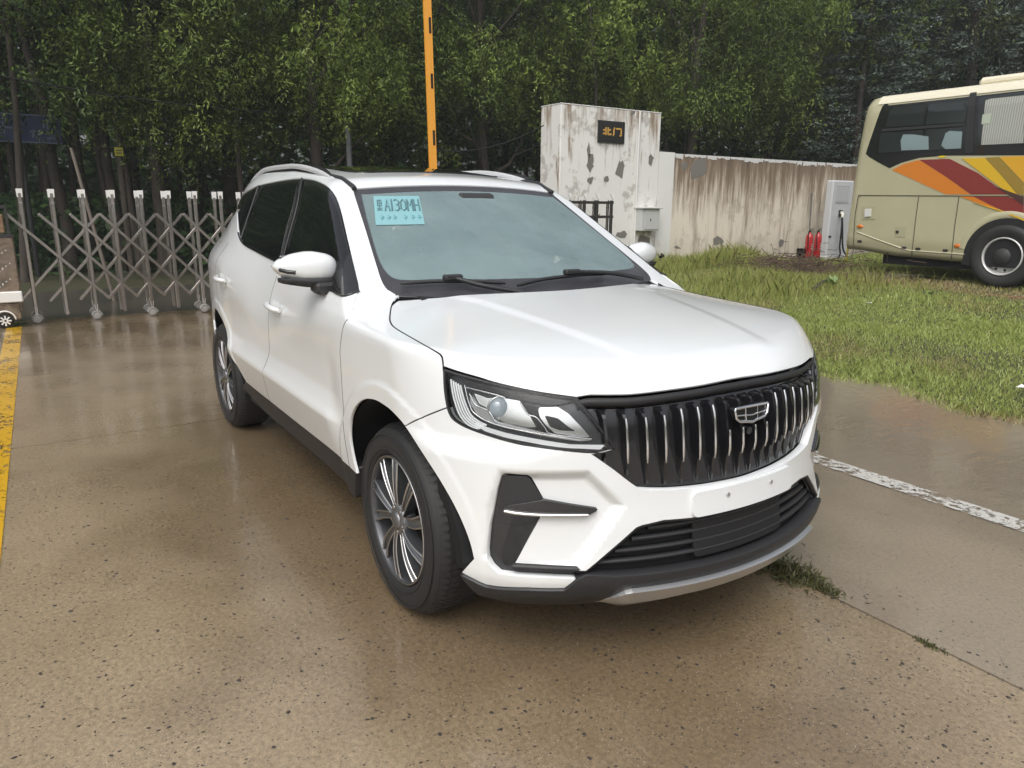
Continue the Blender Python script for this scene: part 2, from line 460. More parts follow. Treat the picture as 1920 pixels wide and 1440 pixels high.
def panel(name, loop3, frame, mat, parent, F=F_all, h=.02, off=0., gap=.0016, lip=.012, holes=(), bh=None, is2d=False, smoothc=0, shape=None):
    """a sheet trimmed out of the master surface along loop3 (3-D points, or frame coordinates with is2d)"""
    q = np.asarray(loop3, float) if is2d else frame.to(np.asarray(loop3))
    if smoothc: q = round_poly(q, smoothc)
    bh = bh or h*.8
    q = resample(q, bh)
    keep = [0]
    for i in range(1, len(q)):
        if np.linalg.norm(q[i]-q[keep[-1]]) > 1e-4: keep.append(i)
    q = q[keep]
    if gap: q = inset(q, gap)
    hs_ = []
    for hl in holes:
        g = np.asarray(hl, float) if is2d else frame.to(np.asarray(hl))
        if smoothc: g = round_poly(g, smoothc)
        hs_.append(resample(g, bh))
    lo, hi = q.min(0), q.max(0)
    gx, gy = np.arange(lo[0], hi[0], h), np.arange(lo[1], hi[1], h)
    G = np.array(np.meshgrid(gx, gy)).reshape(2, -1).T
    if len(G):
        m = inside(q, G) & (dist_poly(q, G) > .55*h)
        for g in hs_: m &= ~inside(g, G) & (dist_poly(g, G) > .55*h)
        G = G[m]
    loops = [q]+hs_
    allp = np.vstack(loops+[G]); edges = []; o_ = 0
    for l in loops:
        edges += [(o_+i, o_+(i+1) % len(l)) for i in range(len(l))]; o_ += len(l)
    vv, ee, ff, *_ = delaunay_2d_cdt([Vector(p) for p in allp], edges, [], 0, 1e-6)
    Q = np.array([tuple(v) for v in vv]); T = np.array([tuple(f) for f in ff])
    c = Q[T].mean(1); m = inside(q, c)
    for g in hs_: m &= ~inside(g, c)
    T = T[m]
    O, D = frame.ray(Q)
    P, ok = march(F, O, D)
    n = grad(F, P)
    # outward orientation
    fn = np.cross(P[T[:, 1]]-P[T[:, 0]], P[T[:, 2]]-P[T[:, 0]])
    flip = np.sum(fn*n[T].mean(1), 1) < 0
    T[flip] = T[flip][:, ::-1]
    if shape is not None: P, n = shape(P, n, Q)
    P = P+n*off
    V = [*P]; NN = [*n]; FF = [tuple(t) for t in T]
    if lip:
        cnt = {}
        for t in T:
            for a, b in ((t[0], t[1]), (t[1], t[2]), (t[2], t[0])): cnt[(a, b)] = 1
        bd = [(a, b) for (a, b) in cnt if (b, a) not in cnt]
        mp = {}
        for a, b in bd:
            e = P[b]-P[a]; on = np.cross(e, n[a]); on /= np.linalg.norm(on)+1e-12
            for i in (a, b): mp.setdefault(i, []).append(on)
        ids = {}
        for i, L in mp.items():
            on = np.mean(L, 0); on /= np.linalg.norm(on)+1e-12
            r1 = min(.003, lip*.3)
            ids[i] = (len(V), len(V)+1)
            V += [P[i]+on*r1*.25-n[i]*r1, P[i]+on*r1*.25-n[i]*lip]; NN += [on*.8+n[i]*.4, on]
        for a, b in bd:
            a1, a2 = ids[a]; b1, b2 = ids[b]
            FF += [(b, a, a1, b1), (b1, a1, a2, b2)]
    NN = np.array(NN); NN /= np.linalg.norm(NN, axis=1, keepdims=True)+1e-12
    return new_obj(name, V, FF, mat, parent, normals=NN)

def side3(xz):  # (x,z) list -> right-hand side surface points
    a = np.array(xz, float); O = np.stack([a[:, 0], np.full(len(a), -2.0), a[:, 1]], 1)
    return march(F_all, O, V3(0, 1, 0), 0, 2.0)[0]
def top3(xy, F=F_all):
    a = np.array(xy, float); O = np.stack([a[:, 0], a[:, 1], np.full(len(a), 2.4)], 1)
    return march(F, O, V3(0, 0, -1), 0, 2.4)[0]
_FG = {}
def front3(yz, F=None):
    """points of the nose at given (y,z), read from a table"""
    if not _FG:
        ys, zs = np.linspace(-.80, .80, 321), np.linspace(.20, 1.06, 173)
        Y, Z = np.meshgrid(ys, zs); O = np.stack([np.full(Y.size, 1.2), Y.ravel(), Z.ravel()], 1)
        _FG['x'] = march(F_low, O, V3(-1, 0, 0), 0, 2.0)[0][:, 0].reshape(Y.shape)
    a = np.array(yz, float); u = np.clip((a[:, 0]+.80)/1.6*320, 0, 319.999); v = np.clip((a[:, 1]-.20)/.86*172, 0, 171.999)
    i, j = v.astype(int), u.astype(int); fv, fu = v-i, u-j; X = _FG['x']
    x = (X[i, j]*(1-fu)+X[i, j+1]*fu)*(1-fv)+(X[i+1, j]*(1-fu)+X[i+1, j+1]*fu)*fv
    return np.stack([x, a[:, 0], a[:, 1]], 1)
def mir(P): return (np.asarray(P)*[1, -1, 1])[::-1]
def cat(*L): return np.vstack([np.atleast_2d(np.asarray(l, float)) for l in L])
CAR = empty('suv_car', (-1.4, 0, 0), 'white sport utility car with black ribbed grille parked on the wet concrete', 'car')
WHT, BLK = MAT['paint'], MAT['black_plastic']

# shared outlines -------------------------------------------------------------
seam_hood = pix(crom(k2((340, 815), (305, 865), (292, 930), (296, 975), (330, 1012), (450, 1082), (560, 1145), (598, 1175), (608, 1215), (611, 1262))))
hl_top = pix(crom(k5((150, 165), (300, 212), (600, 288), (1000, 368), (1350, 418))))
hl_bot = pix(crom(k5((1700, 872), (1480, 908), (1000, 858), (700, 798), (400, 700), (250, 620), (195, 540), (168, 420), (155, 300), (150, 165))))
gr_top = pix(crom(k6((0, 408), (200, 408), (400, 398), (800, 343), (1000, 305))))   # hood edge above the grille, up to the middle
gr_top = gr_top[gr_top[:, 1] < -.004]
def at_centre(P):  # carry a curve to the middle plane
    a, b = P[-2], P[-1]; t = -b[1]/(b[1]-a[1]) if abs(b[1]-a[1]) > 1e-6 else 0
    t = np.clip(t, -8, 8); return b+(b-a)*t
gr_bot = pix(crom(k6((40, 850), (200, 962), (330, 1060), (380, 1094), (420, 1110), (640, 1113), (900, 1088), (1100, 1052), (1180, 1035))))
gr_bot = gr_bot[gr_bot[:, 1] < -.004]
ws_side = pix(crom(k2((70, 178), (105, 290), (150, 430), (208, 620), (245, 730), (285, 785), (345, 818))), F_ws)

# hood ------------------------------------------------------------------------
hood_front = cat(hl_top[1:], gr_top[1:])
cf = hood_front[-1].copy(); cf[1] = 0
cowl3 = top3([[-.18-.40*abs(y)**2.0, y] for y in np.linspace(-.66, 0, 16)], F_low)      # runs under the lower edge of the windscreen
hood_half = cat(seam_hood, hood_front)
panel('hood', cat(cowl3[::-1], hood_half, cf[None], mir(hood_half), mir(cowl3[::-1])[:-1]), FR_TOP, WHT, CAR, F=F_low, h=.014, off=0, gap=.003)

# front fender ----------------------------------------------------------------
def arc(xc, a0, a1, r=.457, n=22): return [(xc+r*math.cos(rad(a)), WR+r*math.sin(rad(a))) for a in np.linspace(a0, a1, n)]
a_seam = 67.0
bump_seam = cat(side3(arc(0, a_seam, a_seam, n=1)), pix(k4((480, 205), (632, 143))))
door_front = side3(crom([(-.415, .445), (-.428, .60), (-.425, .86), (-.425, .943), (-.385, 1.04), (-.36, 1.075)]))
cowl_c = pix(k1((1215, 1020), (1345, 975)))
door_front_top = pix(k1((1170, 1165), (1215, 1020)))
arch_f_rear = side3(np.vstack([crom([(-.335, .437), (-.357, .50), (-.367, .57), (-.358, .63), (-.328, .69), (-.262, .75), (-.17, .795), (-.06, .8165), (.05, .8145)], 5), arc(0, 80, a_seam, n=5)]))
i_s = int(np.argmin(np.linalg.norm(hl_bot-bump_seam[-1], axis=1)))
hl_outer = hl_bot[i_s:]
fender = cat(arch_f_rear, bump_seam[1:-1], hl_outer, seam_hood[::-1], ws_side[-3:][::-1], cowl_c[1:2], cowl_c[0:1], door_front_top[0:1], door_front[::-1])
FR_FEN = Flat((-.25, .80, -.55), (1, 0, 0), 2.6)
fen = panel('fender', fender, FR_FEN, WHT, CAR, h=.011, bh=.009, gap=.0024)
mirror(fen)

# doors -----------------------------------------------------------------------
belt = pix(crom(k1((1205, 1022), (1092, 1056), (1000, 1015), (850, 935), (610, 812), (480, 745), (385, 692), (350, 650), (335, 600), (328, 560), (324, 500), (322, 432))))
def nearest(P, x): return int(np.argmin(np.abs(P[:, 0]-x)))
d_mid = side3(crom([(-1.655, .445), (-1.62, .62), (-1.56, .76), (-1.555, .90), (-1.52, 1.05), (-1.47, 1.15)]))
ib = nearest(belt[:60], d_mid[-1][0]+.02)
fd = cat(door_front, door_front_top, belt[0:1], belt[1:ib], d_mid[::-1], side3([(-1.3, .445), (-1.0, .447), (-.7, .449)]))
fdo = panel('front_door', fd, FR_SIDE, WHT, CAR, h=.016, gap=.0024)
mirror(fdo)
d_rear = side3(crom([(-2.56, .745), (-2.68, .86), (-2.735, 1.0), (-2.70, 1.14), (-2.55, 1.27)]))
je = nearest(belt, -2.12); jq = nearest(belt, -2.3)
rear_arch_f = side3([(-2.17, .447), (-2.26, .50), (-2.335, .55)]+arc(-WB, 22, 60, .462, 12)[2:])
rd = cat(d_mid, belt[ib:], d_rear[::-1], rear_arch_f[::-1], side3([(-2.0, .444)]))
rdo = panel('rear_door', rd, FR_SIDE, WHT, CAR, h=.016, gap=.0024)
mirror(rdo)
# quarter panel behind the rear door
qp = cat(belt[-1:], side3([(-2.62, 1.47), (-3.0, 1.40), (-3.35, 1.30), (-3.6, 1.2), (-3.70, 1.10), (-3.70, .75), (-3.45, .68), (-3.30, .55)]), side3([(-2.815+.462*math.cos(rad(a)), WR+.462*math.sin(rad(a))) for a in np.linspace(160, 58, 30)]), d_rear)
qpo = panel('quarter_panel', qp, FR_SIDE, WHT, CAR, h=.016)
mirror(qpo)

# windows ---------------------------------------------------------------------
win_top = pix(crom(k1((1205, 1022), (1198, 970), (1170, 850), (1112, 600), (1062, 400), (1003, 292), (905, 226), (785, 205), (640, 222), (480, 258), (395, 300), (345, 335))))
rear_up = side3([(-3.0, 1.505), (-3.25, 1.45), (-3.40, 1.38), (-3.3, 1.335), (-3.0, 1.42), (-2.62, 1.475)])
glass_loop = cat(win_top, rear_up, belt[::-1][:-1])
bm = panel('window_surround', glass_loop, FR_SIDE, MAT['black_gloss'], CAR, h=.03, off=-.006, gap=.001, lip=.01)
mirror(bm)
FR_G = FR_SIDE
def pane(name, pts):
    o = panel(name, pix(pts), FR_SIDE, MAT['side_glass'], CAR, h=.03, off=-.001, gap=0, lip=.004, smoothc=.02)
    mirror(o)
pane('front_window', k1((1178, 960), (1148, 840), (1092, 610), (1040, 415), (985, 318), (895, 262), (800, 260), (765, 420), (700, 640), (680, 770), (850, 905), (1010, 985), (1090, 1020)))
pane('rear_window', k1((770, 235), (640, 250), (500, 278), (440, 420), (385, 580), (368, 660), (480, 722), (630, 800), (660, 640), (720, 420)))
pane('quarter_window', k1((470, 285), (400, 318), (335, 360), (330, 440), (335, 520), (350, 590), (372, 600), (425, 430)))
for nm, L in (('window_trim', ((793, 212), (757, 420), (697, 640), (664, 770))), ('window_trim', ((482, 262), (430, 420), (382, 560), (358, 640)))):
    P = pix(crom(k1(*L))); n = grad(F_all, P); b = MB(); b.tube(P+n*.002, .006, 6); o = b.build(nm, MAT['silver'] if 0 else MAT['black_plastic'], CAR); mirror(o)
# bright bead along the belt
P = belt[:je+14]; n = grad(F_all, P); b = MB(); b.tube(P+n*.002, .005, 6); o = b.build('belt_moulding', MAT['black_gloss'], CAR); mirror(o)

# pillars and cant rail: the white frame round the windows ---------------------
ws_up = ws_side[::-1]          # bottom to top
rail_edge = top3([(-1.135, -.585), (-1.25, -.60), (-1.5, -.615), (-2.0, -.62), (-2.5, -.61), (-2.9, -.59), (-3.2, -.56), (-3.42, -.52)], F_green)
frame = cat(cowl_c, ws_up[2:], rail_edge[1:], side3([(-3.3, 1.50)]), rear_up[:1], win_top[::-1])
fro = panel('pillar_frame', frame, FR_OBL, WHT, CAR, F=F_green, h=.016, gap=.0005)
mirror(fro)

# roof with dark glass panel ----------------------------------------------------
ws_top_y = np.linspace(-.593, 0, 10)
def ws_edge(y, z): return (Xw(y, z), y, z)
zt = 1.580 + .028*(1-(ws_top_y/.593)**2)
ws_topl = np.array([ws_edge(y, z) for y, z in zip(ws_top_y, zt)])
rf_front = ws_topl+V3(-.012, 0, .004)
rear_roof = top3([(-3.42, -.52), (-3.46, -.3), (-3.48, 0)], F_green)
rh = cat(rf_front[::-1], rail_edge[0:1]+V3(-.02, .015, 0), rail_edge[1:]+V3(0, .012, 0), rear_roof[1:])
roof_loop = cat(rh, mir(rh)[1:-1])
sun_l = [(-1.42, -.42), (-1.40, 0), (-1.42, .42), (-1.50, .47), (-2.75, .47), (-2.80, .40), (-2.80, -.40), (-2.75, -.47), (-1.50, -.47)]
panel('roof', roof_loop, FR_TOP, WHT, CAR, F=F_green, h=.022)
panel('sunroof', top3(sun_l, F_roof), FR_TOP, MAT['side_glass'], CAR, F=F_green, h=.04, off=.006, smoothc=.04)
# dark drip channel between roof and frame at the front corner
P = cat(rail_edge[0:1]+V3(.03, -.005, -.012), rail_edge[0:1], rail_edge[1:3]+V3(0, .006, 0)); b = MB(); b.tube(P+V3(0, 0, .003), .013, 6); o = b.build('drip_channel', BLK, CAR); mirror(o)

# windscreen -------------------------------------------------------------------
ws_bot = np.array([ws_edge(y, 1.149-.030*(1-(y/.699)**2)) for y in np.linspace(-.699, 0, 12)])
wh_ = cat(ws_topl[::-1], ws_side[1:], ws_bot[1:])
ws_loop = cat(wh_, mir(wh_)[1:-1])
in_side = pix(crom(k2((122, 206), (160, 370), (205, 530), (240, 625), (285, 688), (330, 712), (392, 720))), F_ws)
in_bot = np.array([ws_edge(y, z) for y, z in zip(np.linspace(in_side[-1][1]+.03, 0, 9), np.linspace(in_side[-1][2]-.001, in_side[-1][2]-.010, 9))])
in_top = np.array([ws_edge(y, z) for y, z in zip(np.linspace(-.53, 0, 8), in_side[0][2]+.022*(1-np.linspace(-1, 0, 8)**2))])
ih = cat(in_top[::-1], in_side, in_bot)
in_loop = cat(ih, mir(ih)[1:-1])
m = mat_base('frit', (.035, .034, .04), .35, coat=.5); droplets(m, 330, .9, .45); MAT['frit'] = m
panel('windscreen_border', ws_loop, FR_WS, MAT['frit'], CAR, F=F_ws, h=.03, gap=.003, lip=.006, holes=[in_loop])
m = bpy.data.materials.new('fogged_glass'); m.use_nodes = True; nt = m.node_tree; b_ = bsdf(m)
v = coords(nt); n1 = noise(nt, v, 3.2, 4, .6)
b_.inputs['Roughness'].default_value = .10; b_.inputs['Specular IOR Level'].default_value = .55
nt.links.new(ramp(nt, n1.outputs[0], [(.3, (.235, .325, .335)), (.7, (.26, .35, .358))]), b_.inputs['Base Color'])
nt.links.new(ramp(nt, n1.outputs[0], [(.3, (.62,)*3), (.7, (.72,)*3)]), b_.inputs['Alpha'])
droplets(m, 300, .55, .4); MAT['fog'] = m
panel('windscreen', in_loop, FR_WS, m, CAR, F=F_ws, h=.03, gap=-.002, lip=0)
# ---------------------------------------------------------------- nose: bumper, grille, lamps
def cylpix(P): return FR_CYL.to(P)
hl_lower = hl_bot[:i_s+1]                       # inner tip -> fender seam
fog_out = pix(k7((552, 672), (380, 664), (150, 646), (112, 612), (88, 570), (86, 525), (98, 405), (138, 222), (160, 150), (185, 134), (298, 146), (316, 160), (382, 276), (520, 300), (660, 318), (655, 326), (615, 347), (376, 350), (300, 480), (220, 616), (400, 626), (600, 634), (740, 516), (860, 410), (890, 398), (1000, 372), (1165, 336)))
arch_b = side3([((.457+.045*((a_seam-a)/(a_seam-5))**1.5)*math.cos(rad(a)), WR+(.457+.045*((a_seam-a)/(a_seam-5))**1.5)*math.sin(rad(a))) for a in np.linspace(a_seam, 5, 30)])
low_edge = pix(k7((-40, 640), (20, 672), (90, 704), (140, 712), (300, 718), (488, 722)))
cent_i = fog_out[-1].copy(); 
gb = gr_bot[np.argsort(gr_bot[:, 1])]
zi = .535
intake_top = front3([(-.24, zi-.004), (-.12, zi), (-.0, zi+.001)], F_low)
gc = gb[-1].copy(); gc[1] = 0; gc = front3([(0, gb[-1][2])], F_low)[0]
bh_ = cat(gb[::-1][1:], hl_lower[1:], bump_seam[::-1][1:], arch_b[1:], low_edge, fog_out[:-1], intake_top)
bq = FR_CYL.to(bh_); gcq = FR_CYL.to(gc)
mq = (bq*[-1, 1])[::-1]
fog_q = FR_CYL.to(fog_out)
# the corner recess that carries the fog-lamp bezel
rec_q = FR_CYL.to(pix(k7((150, 120), (620, 124), (800, 300), (560, 640), (200, 640), (70, 560), (90, 300))))
def recess(P, n, Q):
    q = Q.copy(); q[:, 0] = -np.abs(q[:, 0])
    d = dist_poly(rec_q, q)*np.where(inside(rec_q, q), 1, -1)
    s = sst(d, -.004, .035)*.022
    P2 = P-n*s[:, None]
    return P2, n
def recess_n(P, n, Q):
    P2, _ = recess(P, n, Q)
    return P2, n
bumper_q = cat(bq, mq)
bp = panel('front_bumper', bumper_q, FR_CYL, WHT, CAR, F=F_low, h=.012, is2d=True, gap=.0014, lip=.03)
# recompute shading normals after sinking the recess
def sink(o, fn_cyl):
    me = o.data; n_ = len(me.vertices); co = np.empty(n_*3); me.vertices.foreach_get('co', co); co = co.reshape(-1, 3)
    Q = FR_CYL.to(co); nr = np.zeros((n_, 3))
    for l in me.loops: nr[l.vertex_index] = me.corner_normals[l.index].vector
    def dep(q):
        q = q.copy(); q[:, 0] = -np.abs(q[:, 0]); return fn_cyl(q)
    e = .002; d0 = dep(Q)
    du = (dep(Q+[e, 0])-dep(Q-[e, 0]))/(2*e); dv = (dep(Q+[0, e])-dep(Q-[0, e]))/(2*e)
    th = Q[:, 0]/FR_CYL.rr; tu = np.stack([-np.sin(th), np.cos(th), 0*th], 1)
    n2 = nr+tu*du[:, None]+V3(0, 0, 1)*dv[:, None]
    n2 /= np.linalg.norm(n2, axis=1, keepdims=True)
    fl = np.sum(grad(F_low, co)*nr, 1) > .8
    n2 = np.where(fl[:, None], n2, nr)
    co = co-grad(F_low, co)*d0[:, None]
    me.vertices.foreach_set('co', co.ravel()); me.normals_split_custom_set_from_vertices(n2.tolist()); me.update()
def rec_depth(q):
    d = dist_poly(rec_q, q)*np.where(inside(rec_q, q), 1, -1)
    return sst(d, -.006, .03)*.024
sink(bp, rec_depth)

# dark backing of the whole nose: lower grille, bezels, cladding --------------------
def yz_loop(yz): return FR_CYL.to(front3(yz, F_low))
back = panel('lower_grille', [(-1.05, .30), (1.05, .30), (1.05, .70), (-1.05, .70)], FR_CYL, MAT['matte_black'], CAR, F=F_low, h=.05, off=-.05, is2d=True, lip=0)
# black cladding under the white bumper
clad_top = FR_CYL.to(cat(pix(k4((700, 1105))), low_edge+V3(0, 0, -.004), pix(k7((556, 672), (600, 650)))))
int_low = FR_CYL.to(front3([(-.50, .372), (-.3, .368), (0, .366)], F_low))
cq = cat(clad_top[1:], int_low)
bot = np.array([(u, .235+.05*sst(abs(u), .5, 1.1)) for u in np.linspace(0, -.862, 14)])
hq = cat(cq, bot)
panel('lower_cladding', cat(cq[:-1], cq[-1:], (cq[:-1]*[-1, 1])[::-1], (bot[1:]*[-1, 1])[::-1], bot), FR_CYL, BLK, CAR, F=F_low, h=.015, off=.010, is2d=True, gap=0, lip=.05)
# silver skid strip, swept across the chin
V = []; F_ = []; us = np.linspace(-.52, .52, 53)
for u in us:
    au = abs(u); e = sst(.52-au, 0, .10); zt3 = .270+.056*e; zb3 = .236+.012*(1-e)+.010*np.exp(-((au-.25)/.05)**4)
    O, D = FR_CYL.ray(np.array([[u, zt3], [u, (zt3+zb3)/2], [u, zb3]])); P, _ = march(F_low, O, D); n = grad(F_low, P); w3 = .006+.022*e
    V += [P[0]+n[0]*.002, P[0]+n[0]*w3, P[1]+n[1]*(w3+.004), P[2]+n[2]*w3, P[2]-n[2]*.02]
for i in range(len(us)-1):
    for j in range(4): F_.append((i*5+j, i*5+j+1, i*5+6+j, i*5+5+j))
o = MB().add(V, F_, False).build('skid_plate', MAT['silver'], CAR)
# intake slats
for k_, z in enumerate((.408, .442, .476, .508)):
    hwid = .50+.06*(k_ == 0)-.055*max(k_-1, 0)
    ys = np.linspace(-hwid, hwid, 24); P = front3([(y, z) for y in ys], F_low); b = MB()
    n = grad(F_low, P)
    a = [p+d*-.022 for p, d in zip(P, n)]; c = [p+d*-.055+V3(0, 0, .004) for p, d in zip(P, n)]
    V = []; F_ = []
    for p, q in zip(a, c): V += [p+V3(0,0,.006), p-V3(0,0,.004), q-V3(0,0,.008), q+V3(0,0,.006)]
    for i in range(len(a)-1):
        for j in range(4): F_.append((i*4+j, i*4+(j+1) % 4, i*4+4+(j+1) % 4, i*4+4+j))
    b.add(V, F_, True); b.build('intake_slat', BLK, CAR)
# plain dark carrier in the middle of the intake
panel('plate_backing', yz_loop([(-.225, .385), (.225, .385), (.225, .545), (-.225, .545)]), FR_CYL, MAT['matte_black'], CAR, F=F_low, h=.03, off=-.022, is2d=True, smoothc=.02)
# rim round the intake opening
P = cat(fog_out[-8:-1], intake_top); P = cat(P, mir(P)[1:]); n = grad(F_low, P); b = MB(); b.tube(P-n*.012, .012, 6); b.build('intake_rim', BLK, CAR)

# white registration-plate bracket --------------------------------------------------
brk = yz_loop([(-.245, .535), (.245, .535), (.245, .618), (-.245, .618)])
bo = panel('plate_bracket', brk, FR_CYL, WHT, CAR, F=F_low, h=.03, off=.014, is2d=True, smoothc=.018, lip=.02, gap=0)
for y in (-.107, .107):
    p = front3([(y, .592)], F_low)[0]; n = grad(F_low, p[None])[0]; b = MB()
    b.tube([p+n*.012, p+n*.019], .007, 10); b.build('bracket_screw', MAT['chrome'], bo)

# fog-lamp bezels with fins ----------------------------------------------------------
bez = pix(k7((552, 676), (150, 652), (104, 610), (82, 570), (80, 525), (92, 400), (133, 216), (160, 140), (185, 128), (300, 140), (322, 160), (390, 280), (382, 352), (305, 484), (228, 618), (400, 630), (608, 640)))
bz = panel('fog_bezel', bez, FR_CYL, MAT['black_gloss'], CAR, F=F_low, h=.02, off=-.032, gap=0, lip=.03)
fin = pix(k7((165, 335), (190, 300), (380, 272), (520, 297), (662, 317), (655, 328), (615, 348), (375, 352), (260, 350)))
fz = panel('bumper_fin', fin, FR_CYL, MAT['black_gloss'], CAR, F=F_low, h=.02, off=-.004, gap=0, lip=.03, smoothc=.006)
P = pix(crom(k7((180, 325), (260, 338), (400, 346), (612, 346)))); n = grad(F_low, P); b = MB(); b.tube(P+n*.000, .0055, 6); ch = b.build('chrome_strip', MAT['chrome'], CAR)
inner = pix(k7((150, 560), (190, 440), (232, 330), (340, 330), (372, 352), (300, 480), (215, 612), (165, 616)))
gl = panel('fog_reflector', inner, FR_CYL, MAT['side_glass'], CAR, F=F_low, h=.02, off=-.026, gap=0, lip=.01)
cap = pix(k7((170, 200), (185, 150), (300, 155), (318, 180), (378, 275), (190, 298), (150, 320)))
gc_ = panel('bezel_cap', cap, FR_CYL, BLK, CAR, F=F_low, h=.02, off=-.012, gap=0, lip=.02, smoothc=.01)
for o in (bz, fz, ch, gl, gc_): mirror(o)

# grille ------------------------------------------------------------------------------
top_g = cat(hl_top[-1:], gr_top); inner_tip = hl_bot[0:1]
gt_c = front3([(0, gr_top[-1][2]+.002)], F_low)
gr_half = cat(gt_c, top_g[::-1], inner_tip, gr_bot, gc[None])
gq = FR_CYL.to(gr_half); gfull = cat(gq, (gq[1:-1]*[-1, 1])[::-1])
grl = panel('grille', gfull, FR_CYL, MAT['black_gloss'], CAR, F=F_low, h=.025, off=-.036, is2d=True, gap=-.004, lip=.02)
def gtop(y): return float(np.interp(abs(y), -gq[:0, 0] if 0 else np.abs(top_g[::-1][:, 1]), top_g[::-1][:, 2]))
gbs = gr_bot[np.argsort(np.abs(gr_bot[:, 1]))]
def gbot(y): return float(np.interp(abs(y), np.abs(gbs[:, 1]), gbs[:, 2]))
# upper moulding of the grille
yy = np.linspace(-.585, .585, 60); b = MB(); V = []; F_ = []
for y in yy:
    p = front3([(y, gtop(y)-.006)], F_low)[0]; n = grad(F_low, p[None])[0]
    V += [p+n*-.001, p+n*.000+V3(0, 0, -.022), p-n*.02+V3(0, 0, -.030), p-n*.03+V3(0, 0, -.004)]
for i in range(len(yy)-1):
    for j in range(4): F_.append((i*4+j, i*4+4+j, i*4+4+(j+1) % 4, i*4+(j+1) % 4))
b.add(V, F_, True); b.build('grille_moulding', BLK, grl)
bar_y = [-.461+.0615*i for i in range(16)]
for i, y in enumerate([-.522]+bar_y+[.522]):
    edge_bar = i in (0, 17)
    z1, z0 = gtop(y)-.034, gbot(y)+.008
    zt_ = min(.892, z1-.02)-(.012 if abs(y) > .3 else 0)
    if abs(y) < .12: zt_ = .806 if abs(y) < .10 else .812
    zb_ = zt_ if edge_bar else max(.718, z0+.05)
    zb_ = .728+.018*(abs(y)/.46)**2
    # black blade: proud in the middle, raked back to the top and to the foot
    prof = [(z1, -.030), (zt_+.012 if abs(y) >= .12 else .90, -.008), (zt_ if abs(y) >= .12 else .89, -.004), ((zt_+zb_)/2, .0), (zb_, -.006), (zb_-.028, -.016), (z0, -.030)]
    prof = [p_ for j, p_ in enumerate(prof) if j == 0 or p_[0] < prof[j-1][0]-.002]
    V = []; F_ = []
    for j, (z, o_) in enumerate(prof):
        lean = .016*np.clip((.76-z)/.12, 0, 1)*(1 if True else 0)
        p = front3([(y+lean, z)], F_low)[0]; n = grad(F_low, p[None])[0]; t = np.cross(V3(0, 0, 1), n); t /= np.linalg.norm(t)
        wv = .0125 if j in (0,) else .0065
        wv = .020 if j == 0 else (.010 if j == 1 else .0075)
        V += [p+n*o_-t*wv*.6, p+n*o_+t*wv*.6, p-n*.042+t*wv*1.6, p-n*.042-t*wv*1.6]
    for j in range(len(prof)-1):
        for c in range(4): F_.append((j*4+c, j*4+(c+1) % 4, j*4+4+(c+1) % 4, j*4+4+c))
    F_ += [(3, 2, 1, 0), tuple(len(V)-4+c for c in range(4))]
    MB().add(V, F_, False).build('grille_blade', MAT['black_gloss'], grl)
    if not edge_bar:
        pts = []
        for z in np.linspace(zt_, zb_-.012, 9):
            lean = .016*np.clip((.76-z)/.12, 0, 1)
            p = front3([(y+lean, z)], F_low)[0]; n = grad(F_low, p[None])[0]
            pts.append(p+n*(.004-.010*sst(z, zb_+.03, zb_-.02)))
        b = MB(); b.tube(pts, [.004]+[.0052]*6+[.004, .0022], 6); b.build('chrome_bar', MAT['chrome'], grl)
# emblem: a chrome rimmed shield with a crossed grid
ec = front3([(0, .852)], F_low)[0]+V3(.014, 0, 0); tilt = .14
def ept(u, v, w): return ec+V3(w-v*tilt, u, v)
eo = [(-.078, .024), (.078, .024), (.082, .019), (.077, -.008), (.062, -.019), (0, -.029), (-.062, -.019), (-.077, -.008), (-.082, .019)]
b = MB(); b.prism(eo, -.02, .0, lambda u, v, w_: ept(u, v, w_)); em = b.build('emblem', MAT['black_gloss'], grl)
b = MB(); ring = [ept(u, v, .003) for u, v in eo]; b.tube(ring+[ring[0]], .0052, 6)
b.tube([ept(-.078, .001, .002), ept(0, -.006, .004), ept(.078, .001, .002)], .0028, 6)
for u in (-.030, .030): b.tube([ept(u, .023, .002), ept(u*.92, -.024, .002)], .0026, 6)
b.build('emblem_rim', MAT['chrome'], grl)
b = MB(); p = front3([(0, .79)], F_low)[0]; b.tube([p-V3(.03, 0, 0), p+V3(.004, 0, 0)], .013, 12); b.build('front_camera', MAT['black_gloss'], grl)

# headlamps ------------------------------------------------------------------------------
hl_loop = cat(hl_top, hl_bot[:-1])
dark = mat_base('lamp_housing', (.03, .031, .034), .35)
hb = panel('headlight', hl_loop, FR_CYL, mat_base('lamp_tub', (.07, .072, .078), .22, .3), CAR, F=F_low, h=.02, off=-.030, gap=-.003, lip=0)
lm = bpy.data.materials.new('lamp_lens'); lm.use_nodes = True; nt = lm.node_tree; nt.nodes.clear()
mo = N(nt, 'ShaderNodeOutputMaterial'); tr = N(nt, 'ShaderNodeBsdfTransparent'); gl_ = N(nt, 'ShaderNodeBsdfGlossy', Roughness=.04); mx = N(nt, 'ShaderNodeMixShader'); fr_ = N(nt, 'ShaderNodeFresnel', IOR=1.45)
tr.inputs[0].default_value = (.97, .98, .98, 1)
nt.links.new(fr_.outputs[0], mx.inputs[0]); nt.links.new(tr.outputs[0], mx.inputs[1]); nt.links.new(gl_.outputs[0], mx.inputs[2]); nt.links.new(mx.outputs[0], mo.inputs[0])
v = coords(nt); vo = N(nt, 'ShaderNodeTexVoronoi', Scale=240.); nt.links.new(v, vo.inputs['Vector'])
